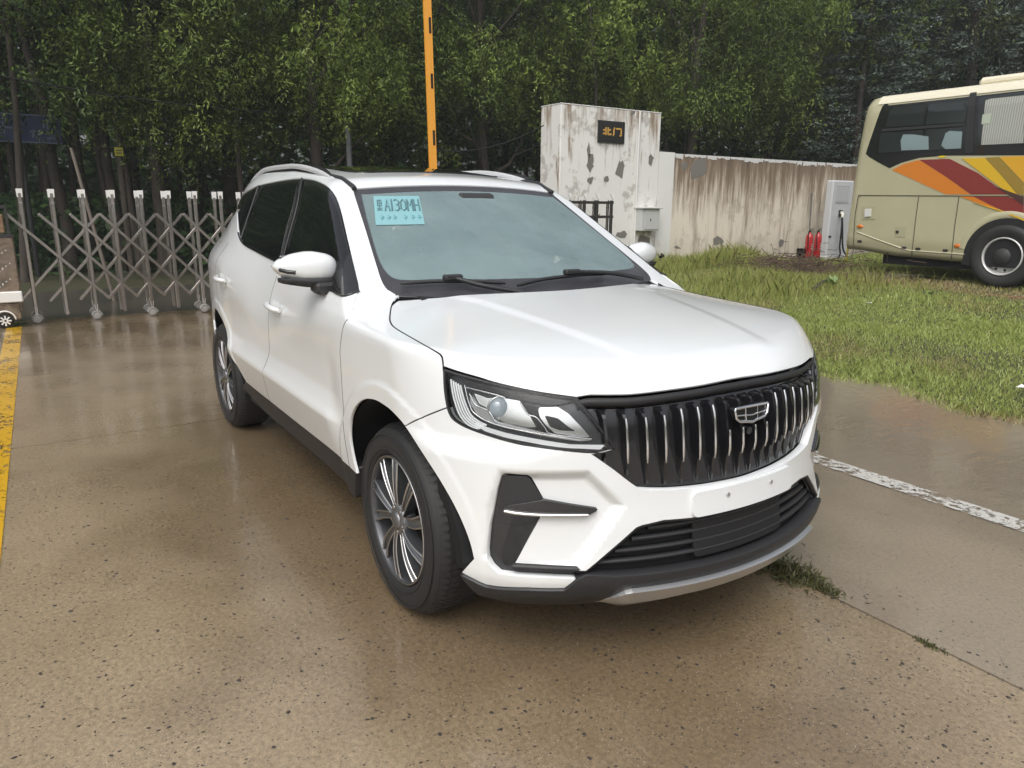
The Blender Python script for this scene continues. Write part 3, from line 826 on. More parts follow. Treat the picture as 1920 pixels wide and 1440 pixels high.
hgt = ramp(nt, vo.outputs['Distance'], [(0, (1,1,1)), (.35, (0,0,0))]); bb = bump(nt, hgt, .5, .002); nt.links.new(bb, gl_.inputs['Normal']); nt.links.new(bb, fr_.inputs['Normal'])
MAT['lens'] = lm
HL = []
HL.append(panel('lens', hl_loop, FR_CYL, lm, hb, F=F_low, h=.02, off=.001, gap=.002, lip=0))
P = cat(hl_loop, hl_loop[:1]); n = grad(F_low, P); b = MB(); b.tube(P-n*.006, .0065, 6); HL.append(b.build('lens_seal', BLK, hb))
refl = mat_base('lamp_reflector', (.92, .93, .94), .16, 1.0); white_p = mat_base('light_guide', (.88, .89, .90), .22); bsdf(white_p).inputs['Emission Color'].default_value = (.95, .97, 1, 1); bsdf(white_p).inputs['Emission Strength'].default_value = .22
def hpan(name, pts, mt, off, lip=.02, par=None, h=.012, sm=.006):
    o = panel(name, pix(pts), FR_CYL, mt, par or hb, F=F_low, h=h, off=off, gap=0, lip=lip, smoothc=sm); HL.append(o); return o
hpan('upper_visor', k5((345, 300), (600, 365), (860, 440), (1150, 480), (1340, 435), (1000, 378), (600, 298), (320, 228)), BLK, -.010)
hpan('reflector', k5((395, 375), (520, 420), (640, 410), (700, 420), (830, 440), (905, 560), (985, 685), (900, 690), (680, 650), (600, 600), (540, 520), (445, 470)), refl, -.024)
hpan('reflector', k5((1005, 500), (1180, 488), (1290, 560), (1400, 680), (1485, 780), (1360, 772), (1150, 740), (1060, 660), (1000, 570)), refl, -.022)
hpan('inner_trim', k5((370, 380), (430, 480), (540, 530), (620, 640), (960, 720), (1110, 745), (1500, 800), (1380, 812), (900, 735), (600, 660), (430, 560), (375, 470)), MAT['silver'], -.014)
for L_ in (((375, 378), (430, 478), (540, 528), (612, 632)), ((835, 450), (905, 558), (985, 590), (1060, 680), (1120, 742), (1350, 772), (1490, 788)), ((345, 318), (600, 380), (700, 412)), ((330, 300), (372, 470), (432, 565), (600, 652), (900, 722), (1380, 800))):
    P = pix(crom(k5(*L_))); n = grad(F_low, P); b = MB(); b.tube(P-n*.009, .0028, 5); HL.append(b.build('bright_edge', MAT['chrome'], hb))
hpan('lamp_divider', k5((850, 455), (990, 500), (1010, 590), (1090, 700), (1130, 745), (1000, 720), (985, 690), (920, 570)), BLK, -.014)
hpan('lamp_shade', k5((1060, 575), (1180, 600), (1290, 690), (1345, 720), (1200, 712), (1110, 680)), BLK, -.016)
# projector lens
pc = pix(k5((628, 505)))[0]; n = grad(F_low, pc[None])[0]; fwd = V3(.86, -.5, 0); fwd = V3(.93, -.36, 0.0)
b = MB(); ax = pc-n*.028
t1_ = np.cross(fwd, V3(0, 0, 1)); t1_ /= np.linalg.norm(t1_); t2_ = np.cross(t1_, fwd)
V = []; F_ = []; NU = 20; prof = [(.034, -.02), (.034, 0.0), (.032, .006), (.026, .014), (.016, .020), (.006, .0225), (.0005, .023)]
for rr, o_ in prof:
    for j in range(NU):
        a = 2*math.pi*j/NU; V.append(ax+fwd*o_+rr*(math.cos(a)*t1_+math.sin(a)*t2_))
for i in range(len(prof)-1):
    for j in range(NU): F_.append((i*NU+j, i*NU+(j+1) % NU, (i+1)*NU+(j+1) % NU, (i+1)*NU+j))
glassy = mat_base('projector_glass', (.30, .37, .41), .04, spec=.9, coat=1.0)
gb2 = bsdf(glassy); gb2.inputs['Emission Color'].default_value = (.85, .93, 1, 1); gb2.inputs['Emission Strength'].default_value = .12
HL.append(b.add(V, F_, True).build('projector', glassy, hb))
b = MB(); ring = [ax+fwd*.004+.037*(math.cos(a)*t1_+math.sin(a)*t2_) for a in np.linspace(0, 2*math.pi, 25)]; b.tube(ring, .0035, 6); HL.append(b.build('projector_ring', MAT['chrome'], hb))
# running-light guides: a stack of fine ribs on the outer end sweeping into one strip along the foot
for j in range(5):
    s_ = j*24
    L = k5((203+s_*.9, 245+s_*.55), (212+s_*.95, 330+s_*.3), (235+s_, 440+s_*.15), (285+s_, 575-s_*.1), (360+s_*.95, 660-s_*.35), (450+s_*.8, 705-s_*.42))
    P = pix(crom(L)); n = grad(F_low, P); b = MB(); b.tube(P-n*.010, .0030, 6); HL.append(b.build('light_guide', white_p, hb))
hpan('running_light', k5((430, 640), (520, 690), (700, 742), (1000, 800), (1300, 845), (1610, 850), (1570, 885), (1300, 872), (1000, 835), (700, 778), (520, 722), (430, 672)), white_p, -.011, .01, sm=.003)
hb2 = mirror(hb)
for o in HL: mirror(o, parent=hb2)
# ---------------------------------------------------------------- black tubes standing in for the shade in the shut lines
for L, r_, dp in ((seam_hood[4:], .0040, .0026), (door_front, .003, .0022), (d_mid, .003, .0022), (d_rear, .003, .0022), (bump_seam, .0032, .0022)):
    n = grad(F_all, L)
    for s_ in (1, -1): b = MB(); b.tube((L-n*dp)*[1, s_, 1], r_, 6, cap=False); b.build('shut_line_shade', MAT['matte_black'], CAR)
fil = panel('pillar_foot', pix(k1((1185, 990), (1262, 985), (1262, 1100), (1225, 1190), (1140, 1190), (1160, 1075))), FR_SIDE, WHT, CAR, h=.02, off=-.005, gap=0, lip=0); mirror(fil)

# ---------------------------------------------------------------- sills, liners, floor
sq = side3([(-.36, .452), (-.9, .458), (-1.5, .450), (-2.19, .452), (-2.30, .40), (-2.36, .36), (-1.9, .315), (-.9, .315), (-.42, .30), (-.40, .36)])
so = panel('sill', sq, FR_SIDE, BLK, CAR, F=F_low, h=.03, off=-.006, gap=0, lip=.06); mirror(so)
for xc in (0., -WB):
    b = MB(); V = []; F_ = []
    angs = np.linspace(2, 178, 40)
    for a in angs:
        for yv in (-.925, -.80, -.56): V.append((xc+.468*math.cos(rad(a)), yv if abs(yv) < .9 else -Ys(np.array(xc+.468*math.cos(rad(a))), np.array(max(.42, WR+.468*math.sin(rad(a)))))+.02, WR+.468*math.sin(rad(a))))
    for i in range(len(angs)-1):
        for j in range(2): F_.append((i*3+j, i*3+3+j, i*3+4+j, i*3+1+j))
    c0 = len(V); V += [(xc, -.56, WR)]
    F_ += [(i*3+2, i*3+5, c0) for i in range(len(angs)-1)]
    b.add(V, F_); o = b.build('wheel_liner', MAT['matte_black'], CAR); mirror(o)
b = MB(); b.box((-1.45, 0, .30), (1.9, 1.70, .06)); b.box((.30, 0, .33), (.75, 1.1, .10)); b.box((-3.3, 0, .34), (.9, 1.1, .12)); b.box((-1.4, 0, .36), (4.2, 1.1, .10)); b.build('floor_light_block', MAT['matte_black'], CAR)  # plain floor boxes added to block light under the body
b = MB(); b.box((-.50, 0, .70), (.04, 1.60, .80)); b.build('bulkhead_light_block', MAT['matte_black'], CAR)  # plain upright plate added to keep the cabin dark

# ---------------------------------------------------------------- wheels
ALLOY_MID = mat_base('alloy_mid', (.17, .18, .195), .34, .7, coat=.4)
def make_wheel():
    W_ = empty('wheel', (0, 0, 0), parent=None)
    prof = [(.246, .012), (.252, -.004), (.262, -.010), (.290, -.014), (.318, -.012), (.332, -.006), (.343, .004), (.350, .014), (.3575, .030), (.360, .06), (.360, .175), (.355, .20), (.34, .22), (.25, .225)]
    b = MB(); b.lathe(prof, 72, 'y'); ty = b.build('tyre', MAT['rubber'], W_)
    # raised sidewall rings and tread blocks
    b = MB()
    for rr in (.272, .327):
        b.lathe([(rr-.0035, -.012), (rr, -.0165), (rr+.0035, -.012)], 72, 'y')
    b.build('sidewall_rib', MAT['rubber'], ty)
    b = MB()
    for k in range(78):
        a = 2*math.pi*k/78; da = 2*math.pi/78*.62
        for (y0, y1, r0, r1, sk_) in ((.010, .040, .349, .3625, .0), (.046, .078, .3595, .3640, .4), (.084, .118, .3600, .3645, -.4), (.124, .156, .3600, .3642, .4), (.162, .196, .3590, .3620, 0)):
            V = []
            for (yy_, rr) in ((y0, r0), (y1, r1 if y1 < .1 else r0)):
                for t in (0, 1):
                    aa = a+da*t+sk_*(yy_-y0)*.6
                    for q in (rr-.006, rr+.0015 if yy_ > .02 else rr): V.append((q*math.cos(aa), yy_, q*math.sin(aa)))
            b.add(V, [(1, 3, 7, 5), (0, 1, 5, 4), (2, 6, 7, 3), (0, 2, 3, 1), (4, 5, 7, 6)])
    b.build('tread', MAT['rubber'], ty)
    b = MB(); b.lathe([(.247, .012), (.247, -.006), (.241, -.008), (.236, -.002), (.232, .02), (.228, .10), (.222, .19)], 72, 'y'); b.build('rim', mat_base('rim_barrel', (.10, .103, .11), .4, .6), W_)
    b = MB(); b.lathe([(.2465, .002), (.2465, -.0065), (.2415, -.0085), (.2395, -.004)], 72, 'y'); b.build('rim_edge', MAT['alloy_face'], W_)
    # five forked spokes: grey blades with bright machined edges
    def blade(a0, sw, w0, w1, sgn):
        n = 11; V = []; F_ = []; E1 = []; E2 = []
        for i in range(n):
            t = i/(n-1); r_ = .048+(.241-.048)*t; a = a0+sw*t**1.25+sgn*.05*math.sin(math.pi*t)
            hw = (w0+(w1-w0)*t)/2; dep = .004-.010*math.sin(math.pi*t*.9)+.004*t; c, s_ = math.cos(a), math.sin(a); tx, tz = -s_, c
            for off, yy_ in ((-hw, dep), (-hw*.45, dep+.009), (hw*.45, dep+.009), (hw, dep), (hw*.7, dep+.045), (-hw*.7, dep+.045)): V.append((r_*c+tx*off, yy_, r_*s_+tz*off))
            E1.append((r_*c-tx*hw*.86, dep-.001, r_*s_-tz*hw*.86)); E2.append((r_*c+tx*hw*.86, dep-.001, r_*s_+tz*hw*.86))
        for i in range(n-1):
            for j in range(6): F_.append((i*6+j, i*6+(j+1) % 6, i*6+6+(j+1) % 6, i*6+6+j))
        sp = MB().add(V, F_).build('spoke', ALLOY_MID, W_)
        for E_, k_ in ((E1, 1.0 if sgn < 0 else .8), (E2, .8 if sgn < 0 else 1.0)):
            b = MB(); b.tube(E_, [.0028+.0032*k_*(i/(n-1)) for i in range(n)], 5, cap=False); b.build('machined_edge', MAT['alloy_face'], W_)
    for k in range(5):
        a = rad(100)+2*math.pi*k/5
        blade(a-.16, .02, .026, .050, -1); blade(a+.20, .24, .024, .046, 1)
    b = MB(); b.lathe([(.066, .05), (.064, .006), (.058, .000), (.034, -.002)], 30, 'y'); b.lathe([(.034, -.002), (.032, -.008), (.012, -.010), (.0005, -.010)], 30, 'y'); b.build('hub_cap', MAT['alloy_dark'], W_)
    for k in range(5):
        a = rad(126)+2*math.pi*k/5; b = MB(); b.tube([(.050*math.cos(a), .012, .050*math.sin(a)), (.050*math.cos(a), -.003, .050*math.sin(a))], .0085, 6); b.build('wheel_nut', MAT['chrome'], W_)
    b = MB(); b.lathe([(.17, .095), (.17, .075), (.06, .075)], 40, 'y'); b.build('brake_disc', mat_base('disc_steel', (.12, .12, .12), .5, .7), W_)
    b = MB(); b.lathe([(.225, .13), (.05, .13), (.0005, .13)], 30, 'y'); b.build('wheel_back', MAT['matte_black'], W_)
    return W_
def copy_tree(o, parent):
    c = o.copy(); col.objects.link(c); c.parent = parent
    for ch in list(o.children): copy_tree(ch, c)
    return c
W0 = make_wheel()
base = wloc(CAR)
spots = [(0, -.906, 0, rad(-1)), (-WB, -.906, 0, 0), (0, .906, math.pi, rad(-1)), (-WB, .906, math.pi, 0)]
for i, (x, y, rz, st) in enumerate(spots):
    o = W0 if i == 0 else copy_tree(W0, CAR)
    o.parent = CAR; o.location = Vector((x, y, WR))-base; o.rotation_euler = (0, rad((0, 24, 50, 11)[i]), rz+st)

# ---------------------------------------------------------------- door mirrors
def sup(t, e): return math.copysign(abs(math.cos(t))**e, math.cos(t)), math.copysign(abs(math.sin(t))**e, math.sin(t))
V = []; F_ = []; NV = 28; ts = np.linspace(0, 1, 25)
for t in ts:
    y = -.835-.258*t
    zt4 = float(hs1(t, [0, .04, .2, .45, .7, .88, .97, 1], [1.262, 1.288, 1.309, 1.318, 1.308, 1.288, 1.270, 1.258])); zb4 = float(hs1(t, [0, .04, .2, .5, .75, .9, .97, 1], [1.222, 1.198, 1.186, 1.186, 1.200, 1.218, 1.238, 1.252]))
    zc_, hz = (zt4+zb4)/2, (zt4-zb4)/2; hx = .074*max(1e-3, 1-abs(2*(t*.95+.02)-1)**3.2)**.5*(1-.15*t)
    for k in range(NV):
        c, s_ = sup(2*math.pi*k/NV, .82); x = -.735-.06*t*t+hx*(c if c > 0 else c*.35)
        V.append((x, y, zc_+hz*s_))
for i in range(len(ts)-1):
    for k in range(NV): F_.append((i*NV+k, (i+1)*NV+k, (i+1)*NV+(k+1) % NV, i*NV+(k+1) % NV))
F_ += [tuple(range(NV)), tuple(range((len(ts)-1)*NV, len(ts)*NV))[::-1]]
mh = MB().add(V, F_, True).build('door_mirror', WHT, CAR)
mb_ = MB(); V2 = []; F2 = []
for t in np.linspace(.02, .93, 12):
    y = -.83-.255*t; hx = .072*max(1e-3, (1-abs(2*(t*.93+.03)-1)**3.0))**.5
    zt2 = 1.206-.002*t; zb2 = 1.160+.03*t*t
    V2 += [(-.735-.05*t+hx, y, zt2+.004), (-.735-.05*t+hx*.75, y, zb2), (-.76-.05*t, y, zb2), (-.765-.05*t, y, zt2)]
for i in range(11):
    for j in range(4): F2.append((i*4+j, i*4+4+j, i*4+4+(j+1) % 4, i*4+(j+1) % 4))
F2 += [(0, 1, 2, 3), (47, 46, 45, 44)]
mb_.add(V2, F2, True)
mk_ = mb_.build('mirror_foot', BLK, mh)
b = MB(); b.bbox((-.70, -.855, 1.165), (.10, .19, .050), .014); arm = b.build('mirror_arm', BLK, mh)
b = MB(); b.tube([(-.667, -1.03, 1.236), (-.678, -1.062, 1.240), (-.712, -1.083, 1.246)], .0085, 6); ind = b.build('indicator', MAT['side_glass'], mh)
b = MB(); b.bbox((-.765, -.965, 1.245), (.006, .20, .11), .003); mg = b.build('mirror_glass', MAT['chrome'], mh)
sail = pix(k1((1204, 1022), (1196, 965), (1168, 850), (1140, 740), (1125, 760), (1075, 1040), (1092, 1054)))
sl_ = panel('mirror_sail', sail, FR_SIDE, MAT['black_gloss'], CAR, F=F_green, h=.02, off=.002, gap=0, lip=.006)
m2 = mirror(mh)
for o in (mk_, arm, ind, mg): mirror(o, parent=m2)
mirror(sl_)

# ---------------------------------------------------------------- handles
for x0, x1, z in ((-1.53, -1.29, 1.0), (-2.60, -2.37, 1.055)):
    P = side3([(x, z-.008*((x-x0)/(x1-x0))) for x in np.linspace(x0, x1, 9)]); n = grad(F_all, P)
    cup = panel('handle_cup', side3([(x0+.05, z-.035), (x1-.04, z-.040), (x1-.04, z+.026), (x0+.05, z+.030)]), FR_SIDE, WHT, CAR, h=.02, off=.0015, gap=0, lip=0, smoothc=.03)
    s_ = np.linspace(0, 1, 9)
    b = MB(); b.tube(P+n*(.012+.026*np.sin(np.pi*np.clip(s_*1.0, 0, 1))**.6)[:, None], [.010, .013, .0145, .015, .015, .015, .0145, .013, .010], 10)
    h_ = b.build('door_handle', WHT, CAR); mirror(h_)
    cup.data.materials.clear(); cup.data.materials.append(mat_base('handle_recess', (.62, .63, .63), .5)); mirror(cup)

# ---------------------------------------------------------------- roof rails
rx = np.linspace(-1.19, -2.98, 34); V = []; F_ = []
for i, x in enumerate(rx):
    t = i/(len(rx)-1); y = -.600-.022*math.sin(math.pi*t); zr = float(Zroof(np.array(x), np.array(y)))-.030
    lift = .060*(1-abs(2*t-1)**3.5)
    w_ = .015
    zt3 = zr+.004+lift; zb3 = max(zr-.006, zt3-.026-.03*(1-min(1, t/.1))-.03*(1-min(1, (1-t)/.12)))
    V += [(x, y-w_, zb3), (x, y-w_*.9, zt3-.006), (x, y-w_*.4, zt3), (x, y+w_*.6, zt3), (x, y+w_, zt3-.008), (x, y+w_, zb3)]
for i in range(len(rx)-1):
    for j in range(6): F_.append((i*6+j, i*6+(j+1) % 6, i*6+6+(j+1) % 6, i*6+6+j))
F_ += [tuple(range(6))[::-1], tuple(range(len(V)-6, len(V)))]
rr_ = MB().add(V, F_, True).build('roof_rail', mat_base('rail_silver', (.60, .61, .62), .35, .25, coat=.3), CAR); mirror(rr_)
gp = top3([(x, -.615) for x in np.linspace(-1.35, -2.8, 20)], F_green); V = []; F_ = []
for i, p in enumerate(gp):
    t = .09+.82*i/19; lift = .050*min(1, (t/.13))*min(1, ((1-t)/.20))
    V += [p+V3(0, 0, -.01), p+V3(0, 0, max(.004, lift-.012))]
rb = MB().add(V, [(2*i, 2*i+1, 2*i+3, 2*i+2) for i in range(19)]).build('rail_filler', BLK, CAR); mirror(rb)

# ---------------------------------------------------------------- wipers
def wiper(pts, arm, nm):
    P = np.array([ws_edge(y, z) for y, z in pts])+V3(.012, 0, .020); b = MB()
    b.tube(crom(P, 4), [.006]+[.0085]*(len(crom(P, 4))-2)+[.005], 6)
    wo_ = b.build('wiper_blade', BLK, CAR)
    A = np.array([ws_edge(y, z) for y, z in arm])+V3(.020, 0, .034); b = MB(); b.tube(crom(A, 4), [.010]*len(crom(A, 4)), 6)
    b.bbox(tuple(A[-1]), (.035, .085, .024), .006)
    b.build('wiper_arm', BLK, wo_)
wiper([(-.675, 1.178), (-.56, 1.182), (-.464, 1.181), (-.35, 1.177), (-.233, 1.166)], [(-.20, 1.120), (-.355, 1.150), (-.46, 1.183)], 'a')
wiper([(-.185, 1.156), (-.05, 1.172), (.119, 1.180), (.25, 1.181), (.369, 1.178)], [(.56, 1.135), (.38, 1.168), (.14, 1.184)], 'b')
# black cowl under the screen
V = []; F_ = []
for i, y in enumerate(np.linspace(-.63, .63, 29)):
    z0 = 1.149-.030*(1-(y/.699)**2); x0 = float(Xw(y, z0)); V += [(x0-.04, y, z0+.012), (x0+.03, y, z0-.004), (x0+.10, y, z0-.045)]
for i in range(28):
    for j in range(2): F_.append((i*3+j, i*3+j+1, i*3+4+j, i*3+3+j))
MB().add(V, F_, True).build('cowl', MAT['matte_black'], CAR)

# ---------------------------------------------------------------- cabin seen dimly through the fogged screen
INT = mat_base('cabin_dark', (.03, .03, .032), .7); SEAT = mat_base('seat_cloth', (.05, .05, .055), .8)
b = MB(); b.bbox((-.80, 0, 1.02), (.62, 1.46, .20), .06); b.bbox((-1.02, .36, 1.10), (.18, .36, .12), .04); b.build('dashboard', INT, CAR)
b = MB(); rg = []
for a in np.linspace(0, 2*math.pi, 33): rg.append((-1.10+.075*math.sin(a), .36+.185*math.cos(a), 1.06+.17*math.sin(a)))
b.tube(rg, .016, 8); b.tube([(-1.10, .19, 1.06), (-1.07, .36, 1.05), (-1.10, .53, 1.06)], .018, 6); b.tube([(-1.07, .36, 1.05), (-.9, .36, .98)], .03, 6); b.build('steering_wheel', INT, CAR)
for y in (-.37, .37):
    b = MB(); b.bbox((-1.55, y, .66), (.52, .50, .18), .06); b.bbox((-1.85, y, 1.02), (.16, .48, .66), .07, rot=Matrix.Rotation(rad(-14), 3, 'Y')); b.bbox((-1.92, y, 1.43), (.10, .27, .18), .05); b.build('front_seat', SEAT, CAR)
b = MB(); b.bbox((-2.45, 0, .66), (.5, 1.3, .18), .06); b.bbox((-2.78, 0, 1.02), (.16, 1.3, .62), .07, rot=Matrix.Rotation(rad(-14), 3, 'Y')); b.build('rear_seat', SEAT, CAR)
b = MB(); b.bbox((-1.005, .03, 1.545), (.05, .22, .06), .02, rot=Matrix.Rotation(rad(-30), 3, 'Y')); b.build('sensor_cover', INT, CAR)
b = MB(); b.bbox((-1.10, .03, 1.50), (.03, .24, .065), .015); b.build('interior_mirror', INT, CAR)

# ---------------------------------------------------------------- tail (out of the photograph's sight, kept simple but whole)
tq = lambda L: np.array([(-4.5, y, z) for y, z in L])
FR_REAR = Flat((1, 0, 0), (0, 1, 0), 4.6)
class Rear:
    def to(s, P): return np.atleast_2d(P)[:, 1:]
    def ray(s, q): return np.stack([0*q[:, 0]-4.6, q[:, 0], q[:, 1]], 1), np.broadcast_to(V3(1, 0, 0), (len(q), 3))
RR = Rear()
panel('tailgate', [(-.78, .72), (.78, .72), (.80, 1.08), (-.80, 1.08)], RR, WHT, CAR, h=.04, is2d=True)
panel('rear_screen', [(-.72, 1.10), (.72, 1.10), (.56, 1.56), (-.56, 1.56)], RR, MAT['side_glass'], CAR, h=.05, is2d=True)
panel('rear_spoiler', [(-.60, 1.565), (.60, 1.565), (.55, 1.63), (-.55, 1.63)], RR, WHT, CAR, h=.03, is2d=True)
panel('rear_bumper', [(-.90, .30), (.90, .30), (.90, .71), (-.90, .71)], RR, WHT, CAR, h=.04, is2d=True)
red = mat_base('tail_lamp_red', (.35, .01, .01), .1, coat=1)
tl = panel('tail_light', [(-.76, .93), (-.50, .96), (-.50, 1.02), (-.76, 1.06)], RR, red, CAR, h=.03, off=.004, is2d=True); mirror(tl)
rc = side3([(-3.70, 1.10), (-3.70, .75), (-3.45, .68), (-3.30, .55), (-3.28, .42), (-3.72, .40), (-3.80, .55), (-3.80, .95)])
rq = panel('rear_bumper_corner', rc, FR_SIDE, WHT, CAR, h=.03, lip=.01); mirror(rq)

# ---------------------------------------------------------------- paper plate taped inside the screen
paper = mat_base('plate_paper', (.20, .40, .43), .5); ink = mat_base('plate_ink', (.10, .20, .22), .6); ink2 = mat_base('plate_print', (.10, .30, .33), .6)
p0, pu, pv = V3(-1.040, -.522, 1.548), V3(.028, .226, .003), V3(.213, -.08, -.130)
def wsp(u, v, off=0):
    p = p0+pu*u+pv*v; y = p[1]; z = p[2]; x = float(Xw(y, z)); nrm = V3(.49, 0, .87); return V3(x, y, z)+nrm*off
V = [wsp(u, v, .0035) for v in np.linspace(0, 1, 7) for u in np.linspace(0, 1, 7)]
TP = MB().add(V, [(j*7+i, j*7+i+1, j*7+i+8, j*7+i+7) for j in range(6) for i in range(6)], True).build('temporary_plate', paper)
tag(TP, 'pale turquoise paper number plate stuck at the top of the windscreen', 'paper plate')
GL = {'A': [[(0,1),(.5,0),(1,1)],[(.2,.62),(.8,.62)]], 'I': [[(.5,0),(.5,1)]], '3': [[(0,.08),(.5,0),(1,.2),(.9,.42),(.4,.48),(.9,.55),(1,.8),(.5,1),(0,.92)]], '0': [[(.5,0),(1,.2),(1,.8),(.5,1),(0,.8),(0,.2),(.5,0)]],
      'M': [[(0,1),(0,0),(.5,.6),(1,0),(1,1)]], 'H': [[(0,0),(0,1)],[(1,0),(1,1)],[(0,.5),(1,.5)]], 'Q': [[(.1,.05),(.9,.05),(.9,.55),(.1,.55),(.1,.05)],[(.1,.3),(.9,.3)],[(.5,.05),(.5,.75)],[(0,.75),(1,.75)],[(0,.95),(.2,.85)],[(.35,.95),(.4,.85)],[(.65,.95),(.6,.85)],[(1,.95),(.8,.85)]]}
b = MB()
for k, (ch, u0, uw) in enumerate((('Q', .06, .10), ('A', .22, .10), ('I', .345, .04), ('3', .42, .10), ('0', .56, .10), ('M', .70, .11), ('H', .85, .10))):
    for st_ in GL[ch]:
        b.tube([wsp(u0+uw*a, .14+.40*c, .0045) for a, c in st_], .0026 if ch == 'Q' else .0042, 4, sm=False)
for c_ in b.v: pass
b.build('plate_lettering', ink, TP)
b = MB()
for u0 in (.12, .26, .38, .60, .76, .9):
    b.tube([wsp(u0, .70, .0042), wsp(u0+.05, .73, .0042), wsp(u0+.01, .83, .0042)], .0022, 4)
    b.tube([wsp(u0-.02, .77, .0042), wsp(u0+.06, .78, .0042)], .0022, 4)
b.build('small_print', ink2, TP)
# ---------------------------------------------------------------- layout helper: where a sight line meets a plane
def onp(px, py, ax, val):
    d = _f+_r*((px-960)/FPX)-_u*((py-720)/FPX); i = 'xyz'.index(ax); t = (val-CAM[i])/d[i]; return CAM+d*t
def col_at(px, dist):
    """ground position in the direction of an image column at a distance"""
    d = _f+_r*((px-960)/FPX); d = V3(d[0], d[1], 0)/np.linalg.norm(d[:2]); return CAM[0]+d[0]*dist, CAM[1]+d[1]*dist

LAWN_Y = 4.0
def lawn_edge(x): return LAWN_Y + .12*np.sin(2.1*x+.5) + .08*np.sin(5.3*x) + .05*np.sin(11.7*x+1) - .25*sst(x, -.7, .3) + .25*np.exp(-((x+1.15)/.5)**2)
def Hgt(x, y):
    """rise of the lawn and of the wood's floor"""
    x = np.asarray(x, float); y = np.asarray(y, float)
    h = .30*sst(y, 4.6, 12.5) + .03*np.sin(1.3*x+.7*y)*sst(y, 5, 8) + .05*np.exp(-(((x+3.6)/1.6)**2+((y-8.2)/1.2)**2))
    h = h + .25*sst(-x, 13, 30)
    return h

